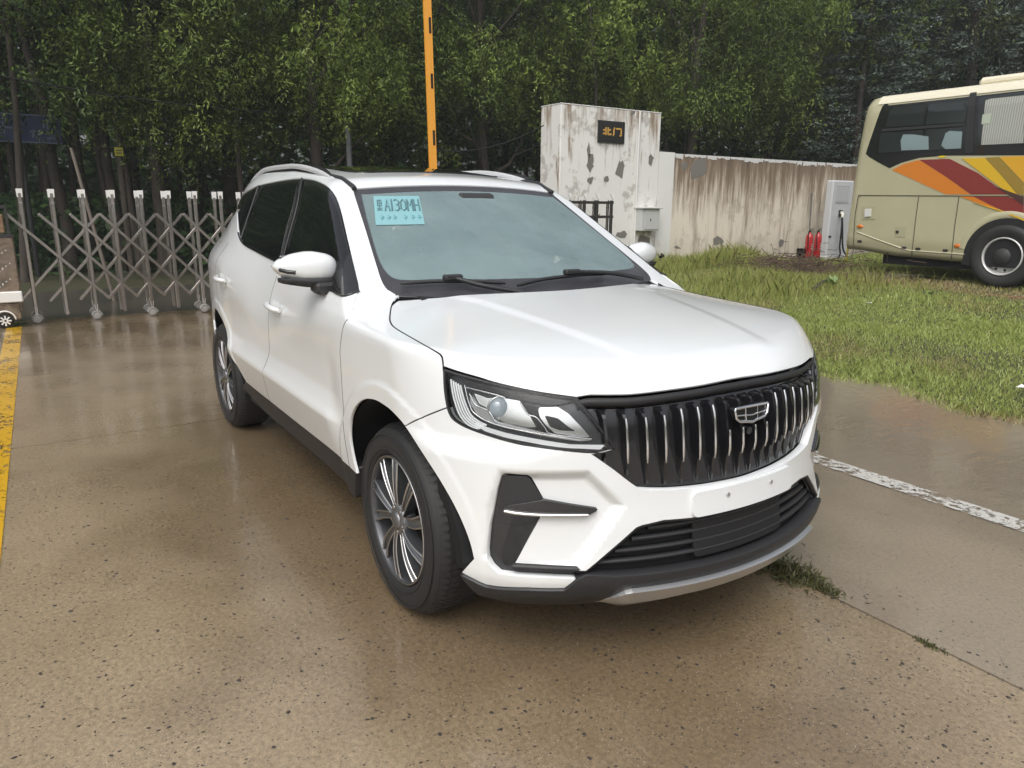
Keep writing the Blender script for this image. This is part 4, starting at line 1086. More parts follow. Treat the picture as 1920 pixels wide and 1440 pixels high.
# ---- concrete
def concrete(name, grey=0.):
    m = mat_base(name, (.2, .15, .1), .3); nt = m.node_tree; b = bsdf(m)
    tc = N(nt, 'ShaderNodeTexCoord'); geo = N(nt, 'ShaderNodeNewGeometry'); v = geo.outputs['Position']
    big = noise(nt, v, .55, 5, .6); mid = noise(nt, v, 3.1, 6, .62); fine = noise(nt, v, 60, 4, .7); grit = noise(nt, v, 260, 3, .7)
    base = ramp(nt, big.outputs[0], [(.25, (.245, .188, .118)), (.5, (.295, .228, .145)), (.75, (.335, .262, .170))])
    base = mixc(nt, .3, base, ramp(nt, mid.outputs[0], [(.2, (.225, .172, .108)), (.8, (.37, .29, .19))]))
    base = mixc(nt, .6, base, ramp(nt, fine.outputs[0], [(.30, (.45,)*3), (.68, (1.4,)*3)]), 'MULTIPLY')
    base = mixc(nt, .55, base, ramp(nt, grit.outputs[0], [(.3, (.45,)*3), (.7, (1.45,)*3)]), 'MULTIPLY')
    # where rain lies: towards the lawn side, in the shallow middle of the bay by the gate, and in soft blots elsewhere
    sp0 = N(nt, 'ShaderNodeSeparateXYZ'); nt.links.new(v, sp0.inputs[0])
    g1 = N(nt, 'ShaderNodeMapRange', **{'From Min': .9, 'From Max': 2.6, 'To Min': 0., 'To Max': .62}); nt.links.new(sp0.outputs[1], g1.inputs[0])
    g2 = N(nt, 'ShaderNodeMapRange', **{'From Min': -3.2, 'From Max': -7.0, 'To Min': 0., 'To Max': .34}); nt.links.new(sp0.outputs[0], g2.inputs[0])
    wn = noise(nt, v, 1.1, 4, .55)
    # wet ground round the car, darkened too for its shade and dark reflection
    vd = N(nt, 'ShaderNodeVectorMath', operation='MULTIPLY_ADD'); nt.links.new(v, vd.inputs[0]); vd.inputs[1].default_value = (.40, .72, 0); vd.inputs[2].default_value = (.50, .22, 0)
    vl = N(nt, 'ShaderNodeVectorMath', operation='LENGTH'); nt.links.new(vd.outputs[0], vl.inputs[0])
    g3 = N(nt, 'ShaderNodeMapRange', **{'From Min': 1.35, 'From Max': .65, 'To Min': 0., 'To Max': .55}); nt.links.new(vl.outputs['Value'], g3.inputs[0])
    wet_shade = ramp(nt, math_(nt, 'ADD', math_(nt, 'ADD', math_(nt, 'ADD', wn.outputs[0], g1.outputs[0]), g2.outputs[0]), g3.outputs[0]), [(.60, (0,0,0)), (.92, (1,1,1))])
    base = mixc(nt, math_(nt, 'MULTIPLY', wet_shade, .72), base, (.42, .37, .31), 'MULTIPLY')
    # embedded dark and pale aggregate
    wv = N(nt, 'ShaderNodeMapping'); nt.links.new(v, wv.inputs[0]); wv.inputs['Scale'].default_value = (1, .62, 0); wv.inputs['Rotation'].default_value = (0, 0, .5)
    for sc_, thr, colr, pres in ((34, .15, (.040, .033, .028), .60), (58, .22, (.055, .044, .034), .52), (105, .30, (.075, .06, .045), .46), (150, .20, (.50, .43, .34), .66)):
        vo = N(nt, 'ShaderNodeTexVoronoi', Scale=sc_, Randomness=1.0); nt.links.new(wv.outputs[0], vo.inputs['Vector'])
        sp = N(nt, 'ShaderNodeSeparateColor'); nt.links.new(vo.outputs['Color'], sp.inputs[0])
        cl = noise(nt, v, 1.3, 2, .5)
        p = math_(nt, 'GREATER_THAN', math_(nt, 'ADD', sp.outputs[0], math_(nt, 'MULTIPLY', math_(nt, 'SUBTRACT', cl.outputs[0], .5), 1.9)), pres)
        s_ = math_(nt, 'MULTIPLY', sp.outputs[1], thr)
        k = math_(nt, 'MULTIPLY', math_(nt, 'LESS_THAN', vo.outputs['Distance'], s_), p)
        base = mixc(nt, k, base, colr)
    if grey: base = mixc(nt, grey, base, (.245, .225, .195))
    nt.links.new(base, b.inputs['Base Color'])
    wet = noise(nt, v, .8, 4, .6)
    nt.links.new(ramp(nt, wet.outputs[0], [(.35, (.16,)*3), (.65, (.42,)*3)]), b.inputs['Roughness'])
    b.inputs['Specular IOR Level'].default_value = .5
    b.inputs['Coat Weight'].default_value = 1.0
    cr0 = ramp(nt, wet.outputs[0], [(.35, (.09,)*3), (.65, (.24,)*3)])
    nt.links.new(mixc(nt, wet_shade, cr0, (.085,)*3), b.inputs['Coat Roughness'])
    b.inputs['Coat IOR'].default_value = 1.33
    h = math_(nt, 'ADD', math_(nt, 'MULTIPLY', fine.outputs[0], .6), math_(nt, 'MULTIPLY', mid.outputs[0], .8))
    nt.links.new(bump(nt, h, .35, .006), b.inputs['Normal'])
    mpw = N(nt, 'ShaderNodeMapping'); mpw.inputs['Scale'].default_value = (2.4, .9, 1); mpw.inputs['Rotation'].default_value = (0, 0, .7); nt.links.new(v, mpw.inputs[0])
    rip = noise(nt, mpw.outputs[0], 7, 3, .5)
    hh = math_(nt, 'ADD', math_(nt, 'MULTIPLY', mid.outputs[0], .5), math_(nt, 'MULTIPLY', math_(nt, 'MULTIPLY', rip.outputs[0], wet_shade), .8))
    nt.links.new(bump(nt, hh, .30, .012), b.inputs['Coat Normal'])
    return m
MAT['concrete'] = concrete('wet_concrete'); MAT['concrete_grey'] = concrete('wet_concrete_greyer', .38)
soil = mat_base('soil', (.05, .042, .03), .8); nt = soil.node_tree; geo = N(nt, 'ShaderNodeNewGeometry')
n1 = noise(nt, geo.outputs['Position'], 1.2, 6, .65); n2 = noise(nt, geo.outputs['Position'], 25, 5, .7)
cc = mixc(nt, n2.outputs[0], ramp(nt, n1.outputs[0], [(.3, (.040, .048, .016)), (.6, (.075, .066, .036))]), (.035, .040, .014))
nt.links.new(cc, bsdf(soil).inputs['Base Color']); nt.links.new(bump(nt, n2.outputs[0], .6, .03), bsdf(soil).inputs['Normal'])
# ground sheet out to the horizon, denser near the yard
xs = np.unique(np.concatenate([np.linspace(-200, -60, 8), np.linspace(-60, -14, 24), np.linspace(-14, 8, 75), np.linspace(8, 60, 14), np.linspace(60, 200, 6)]))
ys = np.unique(np.concatenate([np.linspace(-200, -30, 8), np.linspace(-30, -4, 12), np.linspace(-4, 22, 80), np.linspace(22, 60, 14), np.linspace(60, 200, 7)]))
Xg, Yg = np.meshgrid(xs, ys); Zg = Hgt(Xg, Yg)-.012
inner = (Xg > -9.4) & (Xg < 9.4) & (Yg < 4.6) & (Yg > -5.6); Zg = np.where(inner, -.05, Zg)
nx = len(xs); V = np.stack([Xg.ravel(), Yg.ravel(), Zg.ravel()], 1)
F_ = [(j*nx+i, j*nx+i+1, (j+1)*nx+i+1, (j+1)*nx+i) for j in range(len(ys)-1) for i in range(nx-1)]
GR = tag(new_obj('ground', V, F_, soil, None, smooth=True), kind='structure')
# slabs: each one a slightly uneven block with its own joint
YARD = tag(empty('concrete_yard'), kind='structure')
xj = [-9.0, -3.005, 3.0, 9.0]; yj = [-5.05, -2.235, .585, 4.0]
for i in range(3):
    for j in range(3):
        x0, x1, y0, y1 = xj[i]+.006, xj[i+1]-.006, yj[j]+.006, yj[j+1]-.006
        b = MB()
        if j == 2:   # the outer row ends in a broken, overgrown edge
            xe = np.linspace(x0, x1, 40); top = [(x, y0) for x in xe]+[(x, float(lawn_edge(x))+.15) for x in xe[::-1]]
            b.prism(top, -.12, 0, lambda u, v_, w_: (u, v_, w_))
        else: b.box(((x0+x1)/2, (y0+y1)/2, -.06), (x1-x0, y1-y0, .12))
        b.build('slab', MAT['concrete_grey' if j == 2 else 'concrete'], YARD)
for k, (x0, x1, y0, y1) in enumerate([(xj[0], xj[3], y-.007, y+.007) for y in yj[1:3]]+[(x-.007, x+.007, yj[0], yj[3]) for x in xj[1:3]]):
    MB().box(((x0+x1)/2, (y0+y1)/2, -.066+.001*k), (x1-x0, y1-y0, .10)).build('joint_filler', MAT['matte_black'], YARD)
# wet asphalt beyond the gate
asp = mat_base('wet_asphalt', (.045, .042, .036), .35, coat=.5); nt = asp.node_tree; geo = N(nt, 'ShaderNodeNewGeometry')
n1 = noise(nt, geo.outputs['Position'], .7, 5, .6); n2 = noise(nt, geo.outputs['Position'], 90, 3, .7)
nt.links.new(mixc(nt, .5, ramp(nt, n1.outputs[0], [(.3, (.035, .032, .026)), (.7, (.10, .085, .062))]), ramp(nt, n2.outputs[0], [(.3, (.04,)*3), (.7, (.13, .12, .10))]), 'MIX'), bsdf(asp).inputs['Base Color'])
nt.links.new(bump(nt, n2.outputs[0], .4, .004), bsdf(asp).inputs['Normal'])
tag(new_obj('road', [(-12.6, -16, .0), (-9.01, -16, -.002), (-9.01, 6.3, -.002), (-12.6, 7.6, .0)], [(0, 1, 2, 3)], asp), kind='structure')
# standing water
wm = bpy.data.materials.new('rain_water'); wm.use_nodes = True; nt = wm.node_tree; nt.nodes.clear()
mo = N(nt, 'ShaderNodeOutputMaterial'); tr = N(nt, 'ShaderNodeBsdfTransparent'); gl_ = N(nt, 'ShaderNodeBsdfGlossy', Roughness=.03); mx = N(nt, 'ShaderNodeMixShader'); fr_ = N(nt, 'ShaderNodeFresnel', IOR=1.36)
tr.inputs[0].default_value = (.80, .78, .74, 1); geo = N(nt, 'ShaderNodeNewGeometry')
mp = N(nt, 'ShaderNodeMapping'); mp.inputs['Scale'].default_value = (2.2, .9, 1); mp.inputs['Rotation'].default_value = (0, 0, .7); nt.links.new(geo.outputs['Position'], mp.inputs[0])
w1 = noise(nt, mp.outputs[0], 5, 3, .5); w2 = noise(nt, geo.outputs['Position'], 34, 2, .5)
bb = bump(nt, math_(nt, 'ADD', w1.outputs[0], math_(nt, 'MULTIPLY', w2.outputs[0], .25)), .35, .012)
nt.links.new(bb, gl_.inputs['Normal']); nt.links.new(bb, fr_.inputs['Normal'])
nt.links.new(fr_.outputs[0], mx.inputs[0]); nt.links.new(tr.outputs[0], mx.inputs[1]); nt.links.new(gl_.outputs[0], mx.inputs[2]); nt.links.new(mx.outputs[0], mo.inputs[0])
MAT['water'] = wm
def puddle(cx, cy, rx_, ry_, seed, z=.0035, rot=0.):
    r2 = np.random.default_rng(seed); th = np.linspace(0, 2*np.pi, 90, endpoint=False); rr = np.ones_like(th)
    for k in range(2, 11): rr += (.35/k**1.05)*r2.normal()*np.cos(k*th+r2.uniform(0, 6.28))
    rr = np.clip(rr, .35, 1.8)
    px_, py_ = rx_*rr*np.cos(th), ry_*rr*np.sin(th)
    P = [(cx+a*math.cos(rot)-b_*math.sin(rot), cy+a*math.sin(rot)+b_*math.cos(rot)) for a, b_ in zip(px_, py_)]
    P = [(x, min(y, float(lawn_edge(x))+.14), z) for x, y in P] if cy < 4 else [(x, y, float(Hgt(x, y))+z) for x, y in P]
    tag(new_obj('puddle', P, [tuple(range(len(P)))], wm), kind='structure')
puddle(-5.6, 11.0, 1.5, .35, 21, .03)

# ---- painted lines
def worn_paint(name, colr, thr):
    m = bpy.data.materials.new(name); m.use_nodes = True; nt = m.node_tree; b = bsdf(m)
    geo = N(nt, 'ShaderNodeNewGeometry'); n1 = noise(nt, geo.outputs['Position'], 22, 6, .75); n2 = noise(nt, geo.outputs['Position'], 3.0, 3, .6); n3 = noise(nt, geo.outputs['Position'], 110, 3, .6)
    s_ = math_(nt, 'ADD', math_(nt, 'MULTIPLY', n1.outputs[0], .6), math_(nt, 'ADD', math_(nt, 'MULTIPLY', n2.outputs[0], .3), math_(nt, 'MULTIPLY', n3.outputs[0], .2)))
    nt.links.new(ramp(nt, s_, [(thr, (0,0,0)), (thr+.03, (1,1,1))]), b.inputs['Alpha'])
    nt.links.new(ramp(nt, n3.outputs[0], [(.3, tuple(c*.75 for c in colr)), (.7, colr)]), b.inputs['Base Color'])
    b.inputs['Roughness'].default_value = .4; b.inputs['Coat Weight'].default_value = .6; b.inputs['Coat Roughness'].default_value = .15
    return m
def strip(name, x0, x1, y0, y1, m, z=.004):
    return tag(new_obj(name, [(x0, y0, z), (x1, y0, z), (x1, y1, z), (x0, y1, z)], [(0, 1, 2, 3)], m, YARD))
new_obj('yellow_line', [(-8.45, -2.275, .004), (1.0, -2.40, .004), (1.0, -2.242, .004), (-1.1, -2.214, .004), (-8.45, -2.112, .004)], [(0, 1, 2, 3, 4)], worn_paint('yellow_paint', (.66, .38, .012), .50), YARD)
strip('white_line', -8.0, 5.0, 1.905, 2.055, worn_paint('white_paint_line', (.62, .61, .57), .515), .0062)

# ---- loose flakes and pebbles lying on the concrete
def flakes(n, rect, seed, smin_, smax_, name, colr, cat_=None):
    r2 = np.random.default_rng(seed); V = []; F_ = []
    for _ in range(n):
        x = r2.uniform(rect[0], rect[1]); y = r2.uniform(rect[2], rect[3]); s_ = r2.uniform(smin_, smax_)*r2.uniform(.5, 1)**2+.002
        a = r2.normal(.6, .6); el = r2.uniform(.3, .9); k = r2.integers(5, 8); h = s_*r2.uniform(.12, .3); n0 = len(V)
        for t in range(k):
            th = 2*math.pi*t/k+r2.normal(0, .18); u, v_ = s_*math.cos(th), s_*el*math.sin(th)
            V.append((x+u*math.cos(a)-v_*math.sin(a), y+u*math.sin(a)+v_*math.cos(a), .001))
        for t in range(k):
            p = V[n0+t]; V.append((x+(p[0]-x)*.75, y+(p[1]-y)*.75, .001+h))
        F_ += [(n0+t, n0+(t+1) % k, n0+k+(t+1) % k, n0+k+t) for t in range(k)]+[tuple(range(n0+k, n0+2*k))]
    o = new_obj(name, V, F_, colr); tag(o, kind='stuff'); return o
pb = mat_base('dark_chips', (.040, .034, .029), .5)
o = flakes(2400, (-2.2, 1.9, -2.2, .9), 5, .0012, .0085, 'gravel_chips', pb); o['label'] = 'small dark stone chips scattered over the wet concrete'
# ---------------------------------------------------------------- foliage material
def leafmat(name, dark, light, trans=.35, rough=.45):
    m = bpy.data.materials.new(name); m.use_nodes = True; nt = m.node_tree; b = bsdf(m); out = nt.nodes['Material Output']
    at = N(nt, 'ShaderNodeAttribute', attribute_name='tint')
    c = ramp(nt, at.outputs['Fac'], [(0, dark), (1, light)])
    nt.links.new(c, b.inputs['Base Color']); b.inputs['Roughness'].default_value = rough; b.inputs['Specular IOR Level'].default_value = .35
    tl_ = N(nt, 'ShaderNodeBsdfTranslucent'); nt.links.new(c, tl_.inputs[0]); mx = N(nt, 'ShaderNodeMixShader'); mx.inputs[0].default_value = trans
    nt.links.new(b.outputs[0], mx.inputs[1]); nt.links.new(tl_.outputs[0], mx.inputs[2]); nt.links.new(mx.outputs[0], out.inputs[0])
    return m
def quads_mesh(name, V, nq, mat, tint, k=4, nrm=None):
    """V: (nq*k,3) vertices of nq separate k-gons"""
    me = bpy.data.meshes.new(name); me.vertices.add(len(V)); me.vertices.foreach_set('co', np.asarray(V, np.float32).ravel())
    me.loops.add(nq*k); me.loops.foreach_set('vertex_index', np.arange(nq*k, dtype=np.int32))
    me.polygons.add(nq); me.polygons.foreach_set('loop_start', np.arange(0, nq*k, k, dtype=np.int32))
    me.materials.append(mat); a = me.attributes.new('tint', 'FLOAT', 'POINT'); a.data.foreach_set('value', np.repeat(tint, k).astype(np.float32))
    me.update(calc_edges=True)
    if nrm is not None:
        me.polygons.foreach_set('use_smooth', np.ones(nq, bool)); nn = np.repeat(nrm/np.linalg.norm(nrm, axis=1, keepdims=True), k, 0)
        me.normals_split_custom_set_from_vertices(nn.tolist())
    return me
def leaf_quads(P, D, L, Wd, r2):
    """rhombic leaves at P pointing along D"""
    n = len(P); D = D/np.linalg.norm(D, axis=1, keepdims=True); s_ = np.cross(D, r2.normal(size=(n, 3))); s_ /= np.linalg.norm(s_, axis=1, keepdims=True)+1e-9
    L = L[:, None]; Wd = Wd[:, None]
    return np.stack([P, P+D*L*.45+s_*Wd, P+D*L, P+D*L*.45-s_*Wd], 1).reshape(-1, 3)

# ---------------------------------------------------------------- lawn
def blades(n, fx, fy, seed, h0, h1, wid, lean, name, mat, tint_fn, zoff=0.):
    r2 = np.random.default_rng(seed); x, y = fx(r2, n), fy(r2, n)
    k = y > lawn_edge(x)-.02+.10*r2.normal(size=n)*(r2.uniform(size=n) < .3); x, y = x[k], y[k]; n = len(x)
    z = Hgt(x, y)-.015+zoff; hh = r2.uniform(h0, h1, n)*(.65+.6*np.clip(np.sin(1.9*x+1)*np.sin(2.3*y)+.4, 0, 1))
    th = r2.uniform(0, 2*np.pi, n); w_ = wid*(.6+.8*r2.uniform(size=n)); ln = lean*hh*r2.uniform(.2, 1.2, n); ph = r2.uniform(0, 2*np.pi, n)
    dx, dy = np.cos(th)*w_, np.sin(th)*w_; ex, ey = np.cos(ph)*ln, np.sin(ph)*ln
    V = np.stack([np.stack([x-dx, y-dy, z], 1), np.stack([x+dx, y+dy, z], 1), np.stack([x+dx*.7+ex*.35, y+dy*.7+ey*.35, z+hh*.6], 1), np.stack([x+ex, y+ey, z+hh], 1), np.stack([x-dx*.7+ex*.35, y-dy*.7+ey*.35, z+hh*.6], 1)], 1).reshape(-1, 3)
    me = quads_mesh(name, V, n, mat, np.clip(tint_fn(x, y, r2), 0, 1), 5)
    o = bpy.data.objects.new(name, me); col.objects.link(o); tag(o, kind='stuff'); return o
GM = bpy.data.materials.new('grass_blades'); GM.use_nodes = True; nt = GM.node_tree; b = bsdf(GM); at = N(nt, 'ShaderNodeAttribute', attribute_name='tint')
cg = ramp(nt, at.outputs['Fac'], [(0, (.47, .37, .21)), (.22, (.46, .41, .17)), (.45, (.33, .38, .10)), (.75, (.44, .54, .15)), (1, (.56, .64, .24))])
nt.links.new(cg, b.inputs['Base Color']); b.inputs['Roughness'].default_value = .4
tl_ = N(nt, 'ShaderNodeBsdfTranslucent'); nt.links.new(cg, tl_.inputs[0]); mx = N(nt, 'ShaderNodeMixShader'); mx.inputs[0].default_value = .4
nt.links.new(b.outputs[0], mx.inputs[1]); nt.links.new(tl_.outputs[0], mx.inputs[2]); nt.links.new(mx.outputs[0], nt.nodes['Material Output'].inputs[0])
HX, HY = onp(1500, 512, 'z', .25)[:2]
def gt(x, y, r2):
    dry = sst(np.sin(1.1*x+.6)*np.cos(1.7*y+.3)+.35*np.sin(4.1*x+2.2*y), .35, .95)
    edge = np.exp(-(y-lawn_edge(x))/.35)*.35*sst(x, -.9, .2)
    track = np.exp(-((y-10.6)/.8)**2)*.55*sst(x, -8, -5.5)
    heap = np.exp(-(((x-HX)/1.5)**2+((y-HY)/.9)**2))*.35
    return .66+.20*r2.normal(size=len(x))-.55*dry*r2.uniform(size=len(x))-edge*1.3-track-heap
U = lambda a, b_: (lambda r2, n: r2.uniform(a, b_, n))
o = blades(70000, U(-4.2, 2.4), lambda r2, n: 3.85+4.3*r2.uniform(size=n)**1.15, 1, .02, .07, .0032, .9, 'grass', GM, gt); o['label'] = 'bright green lawn grass beside the concrete yard'
o = blades(75000, U(-9.2, 1.2), U(6.5, 12.2), 2, .02, .07, .005, .8, 'grass', GM, gt); o['label'] = 'mown lawn grass reaching back towards the coach'
o = blades(45000, U(-9.2, -1.0), U(11.5, 20), 3, .03, .08, .008, .6, 'grass', GM, gt); o['label'] = 'thin grass around the coach and the charging post'
def gt2(x, y, r2): return .42+.12*r2.normal(size=len(x))
# tall weeds along the wall foot and by the heap of brushwood
o = blades(13000, U(-9.35, -8.2), U(6.4, 12.2), 4, .12, .40, .005, .5, 'weeds', GM, gt2); o['label'] = 'tall weeds growing along the foot of the stained wall'
def wx(r2, n): return r2.normal(-5.9, .75, n)
def wy(r2, n): return r2.normal(8.9, .75, n)
o = blades(9000, wx, wy, 6, .10, .30, .004, .6, 'weeds', GM, gt2); o['label'] = 'rank weeds around the brushwood heap on the lawn'

# grass tufts rooted in the joint of the concrete
LM_T = leafmat('tuft_blade', (.07, .065, .03), (.15, .165, .06), .3)
def tuft(cx, cy, n, sx, sy, hmax, seed, lab):
    r2 = np.random.default_rng(seed); x, y = r2.normal(cx, sx, n), r2.normal(cy, sy, n); th = r2.uniform(0, 2*np.pi, n)
    L = hmax*r2.uniform(.3, 1, n); el = r2.uniform(.15, 1.2, n); D = np.stack([np.cos(th)*np.cos(el), np.sin(th)*np.cos(el), np.sin(el)], 1)
    P = np.stack([x, y, np.full(n, .001)], 1)
    V = leaf_quads(P, D, L, np.full(n, .0035), r2); t1 = np.clip(.35+.14*r2.normal(size=n), 0, 1)
    o = bpy.data.objects.new('grass_tuft', quads_mesh('grass_tuft', V, n, LM_T, t1)); col.objects.link(o)
    tag(o, lab, 'grass tuft'); o['kind'] = 'stuff'
tuft(.62, .60, 800, .095, .045, .060, 31, 'green tuft in the concrete joint under the front bumper')
tuft(.42, .58, 350, .07, .04, .05, 32, 'low grass in the joint hidden behind the bumper')
tuft(.80, .605, 200, .035, .018, .04, 35, 'thin end of the tuft in the concrete joint')
tuft(1.25, .575, 120, .035, .008, .018, 33, 'tiny weeds in the concrete joint nearer the camera')

# ---------------------------------------------------------------- brushwood heap and fallen branch
bark = mat_base('bark', (.06, .045, .033), .8); nt = bark.node_tree; v = coords(nt, (1, 1, .25)); n1 = noise(nt, v, 14, 5, .7)
nt.links.new(ramp(nt, n1.outputs[0], [(.3, (.022, .018, .014)), (.7, (.075, .058, .043))]), bsdf(bark).inputs['Base Color']); nt.links.new(bump(nt, n1.outputs[0], .8, .03), bsdf(bark).inputs['Normal'])
brown = mat_base('dead_twigs', (.10, .065, .045), .8)
hx_, hy_ = onp(1500, 512, 'z', .25)[:2]
r2 = np.random.default_rng(44); b = MB()
for k in range(620):
    c = V3(hx_+r2.normal(0, .75), hy_+r2.normal(0, .45), .26+abs(r2.normal(0, .17))); d = r2.normal(size=3)*[1, .8, .35]; d /= np.linalg.norm(d); L = r2.uniform(.15, .55)
    b.tube([c-d*L/2, c+d*L*.1+r2.normal(size=3)*.03, c+d*L/2], [.006, .005, .002], 4, cap=False)
o = b.build('brushwood', brown); tag(o, 'brown heap of dead brushwood lying on the lawn', 'brushwood', kind='stuff')
P0, P1 = onp(1525, 541, 'z', .28), onp(1567, 514, 'y', hy_+.1)
b = MB(); b.tube([P0, P0*.5+P1*.5+V3(0, 0, .01), P1], [.03, .027, .014], 7); tag(b.build('fallen_branch', bark), 'dark bare branch sticking up out of the brushwood heap', 'branch')
# long rusty pipe lying across the lawn
A, B = onp(1568, 522, 'z', .27), onp(2100, 580, 'z', .20)
b = MB(); b.tube([A+(B-A)*t+V3(0, 0, .012*math.sin(9*t)) for t in np.linspace(0, 1, 14)], .028, 8); tag(b.build('drain_pipe', mat_base('rusty_pipe', (.16, .09, .045), .6)), 'long rust coloured pipe lying on the lawn beside the coach', 'pipe')
# broad-leaved weed and scraps
def rosette(px, py, n, L, lab, seed):
    c = onp(px, py, 'z', .2); c[2] = float(Hgt(c[0], c[1])); r2 = np.random.default_rng(seed); th = np.sort(r2.uniform(0, 2*np.pi, n)); el = r2.uniform(.3, 1.0, n)
    ro = empty('broadleaf_weed', tuple(c), lab, 'weed')
    for i in range(n):
        d = V3(math.cos(th[i])*math.cos(el[i]), math.sin(th[i])*math.cos(el[i]), math.sin(el[i])); s_ = np.cross(d, V3(0, 0, 1)); s_ /= np.linalg.norm(s_); l_ = L*r2.uniform(.6, 1.1)
        P = [c, c+d*l_*.35+s_*l_*.13, c+d*l_*.75+s_*l_*.12-V3(0, 0, l_*.05), c+d*l_-V3(0, 0, l_*.18), c+d*l_*.75-s_*l_*.12-V3(0, 0, l_*.05), c+d*l_*.35-s_*l_*.13]
        new_obj('leaf', P, [tuple(range(6))], WEED, ro)
WEED = mat_base('weed_leaf', (.15, .22, .07), .4)
rosette(1568, 540, 16, .30, 'broad leaved weed beside the brushwood heap', 3); rosette(1742, 560, 9, .16, 'small broad leaved weed in the open lawn', 4)
c = onp(1627, 580, 'z', .1); b = MB(); b.add([c+V3(-.05, -.04, .09), c+V3(.06, -.03, .10), c+V3(.04, .05, .11), c+V3(-.06, .04, .09)], [(0, 1, 2, 3)]); b.add([c+V3(-.05, -.04, .085), c+V3(.06, -.03, .095), c+V3(.04, .05, .105), c+V3(-.06, .04, .085)], [(3, 2, 1, 0)])
tag(b.build('paper_scrap', mat_base('scrap', (.6, .62, .62), .5)), 'pale scrap of paper caught in the lawn', 'litter')
c = onp(1914, 731, 'z', .03); b = MB(); b.add([c+V3(-.035, -.015, .02), c+V3(.025, -.025, .03), c+V3(.035, .02, .025), c+V3(-.01, .03, .045)], [(0, 1, 2), (0, 2, 3)])
tag(b.build('paper_litter', mat_base('litter_white', (.75, .74, .76), .5)), 'white crumpled litter lying at the grass edge', 'litter')

# ---------------------------------------------------------------- trees
def crown_mesh(name, seed, kind, mat, n_leaf, H0, H1, R):
    """leaves of one crown from H0 to H1 metres, radius R, on clumps spread through its volume"""
    r2 = np.random.default_rng(seed); Pn = []; Dn = []; Ln = []; Wn = []; Tn = []; Nn = []
    if kind == 'conifer':
        n_b = 520; zb = H0+(H1-H0)*r2.uniform(size=n_b)**1.15; th = r2.uniform(0, 2*np.pi, n_b); per = n_leaf//n_b
        for z, t in zip(zb, th):
            L = R*(1-(z-H0)/(H1-H0))**.8*r2.uniform(.7, 1.05)+.15; s_ = r2.uniform(.12, 1, per)**.7; lat = r2.normal(0, .16, per)*L*.55*(1.1-s_)
            dr = -.20*s_**1.5*L+.10*L*s_**3; x = np.cos(t)*s_*L-np.sin(t)*lat; y = np.sin(t)*s_*L+np.cos(t)*lat
            Pn.append(np.stack([x, y, z+dr+r2.normal(0, .04, per)], 1)); Nn.append(np.stack([np.cos(t)*.5-np.sin(t)*lat*2, np.sin(t)*.5+np.cos(t)*lat*2, .9+0*x], 1)+.35*r2.normal(size=(per, 3))); d = np.stack([np.cos(t)+r2.normal(0, .5, per), np.sin(t)+r2.normal(0, .5, per), -.1+r2.normal(0, .3, per)], 1)
            Dn.append(d); Ln.append(r2.uniform(.10, .22, per)); Wn.append(r2.uniform(.012, .028, per)); Tn.append(np.clip(.25+.55*s_+.12*r2.normal(size=per), 0, 1))
    else:
        n_c = 66 if kind == 'broad' else 62; per = n_leaf//n_c
        u = r2.normal(size=(n_c, 3)); u /= np.linalg.norm(u, axis=1, keepdims=True); rr = r2.uniform(.25, 1, n_c)**.5
        C_ = u*rr[:, None]*[R, R, (H1-H0)/2]+[0, 0, (H1+H0)/2]
        C_[:, :2] *= (1+.22*np.sin(3*np.arctan2(C_[:, 1], C_[:, 0])+seed))[:, None]
        for c in C_:
            base_t = np.clip(.5+.22*r2.normal(), .05, .95)
            if kind == 'willow':
                ns = 26; m_ = per//ns
                for _ in range(ns):
                    o = c+r2.normal(size=3)*[.50, .50, .24]; Ls = r2.uniform(.3, 1.0); s_ = r2.uniform(0, 1, m_); sway = r2.normal(size=2)*.35
                    P = np.stack([o[0]+sway[0]*s_*Ls+r2.normal(0, .06, m_), o[1]+sway[1]*s_*Ls+r2.normal(0, .06, m_), o[2]+.12-s_*s_*Ls*.9-s_*.1], 1)
                    P[:, 2] = np.maximum(P[:, 2], H0-.5); Nn.append((P-c+[0, 0, .45])*[1, 1, 1.3]+[0, 0, .35]+.12*r2.normal(size=P.shape))
                    Pn.append(P); Dn.append(np.stack([sway[0]+r2.normal(0, .55, m_), sway[1]+r2.normal(0, .55, m_), -.55+r2.normal(0, .35, m_)], 1)); Ln.append(r2.uniform(.06, .14, m_)); Wn.append(r2.uniform(.011, .020, m_)); Tn.append(np.clip(base_t+.12*(1-s_)+.06*r2.normal(size=m_), 0, 1))
            else:
                P = c+r2.normal(size=(per, 3))*[.52, .52, .28]; Pn.append(P); Nn.append((P-c)*[1, 1, 1.6]+[0, 0, .35]+.12*r2.normal(size=P.shape))
                Dn.append(np.stack([r2.normal(0, 1, per), r2.normal(0, 1, per), r2.normal(-.25, .45, per)], 1)); Ln.append(r2.uniform(.05, .10, per)); Wn.append(r2.uniform(.017, .032, per)); Tn.append(np.clip(base_t+.08*r2.normal(size=per), 0, 1))
    P, D = np.vstack(Pn), np.vstack(Dn); return quads_mesh(name, leaf_quads(P, D, np.concatenate(Ln), np.concatenate(Wn), r2), len(P), mat, np.concatenate(Tn), nrm=np.vstack(Nn))
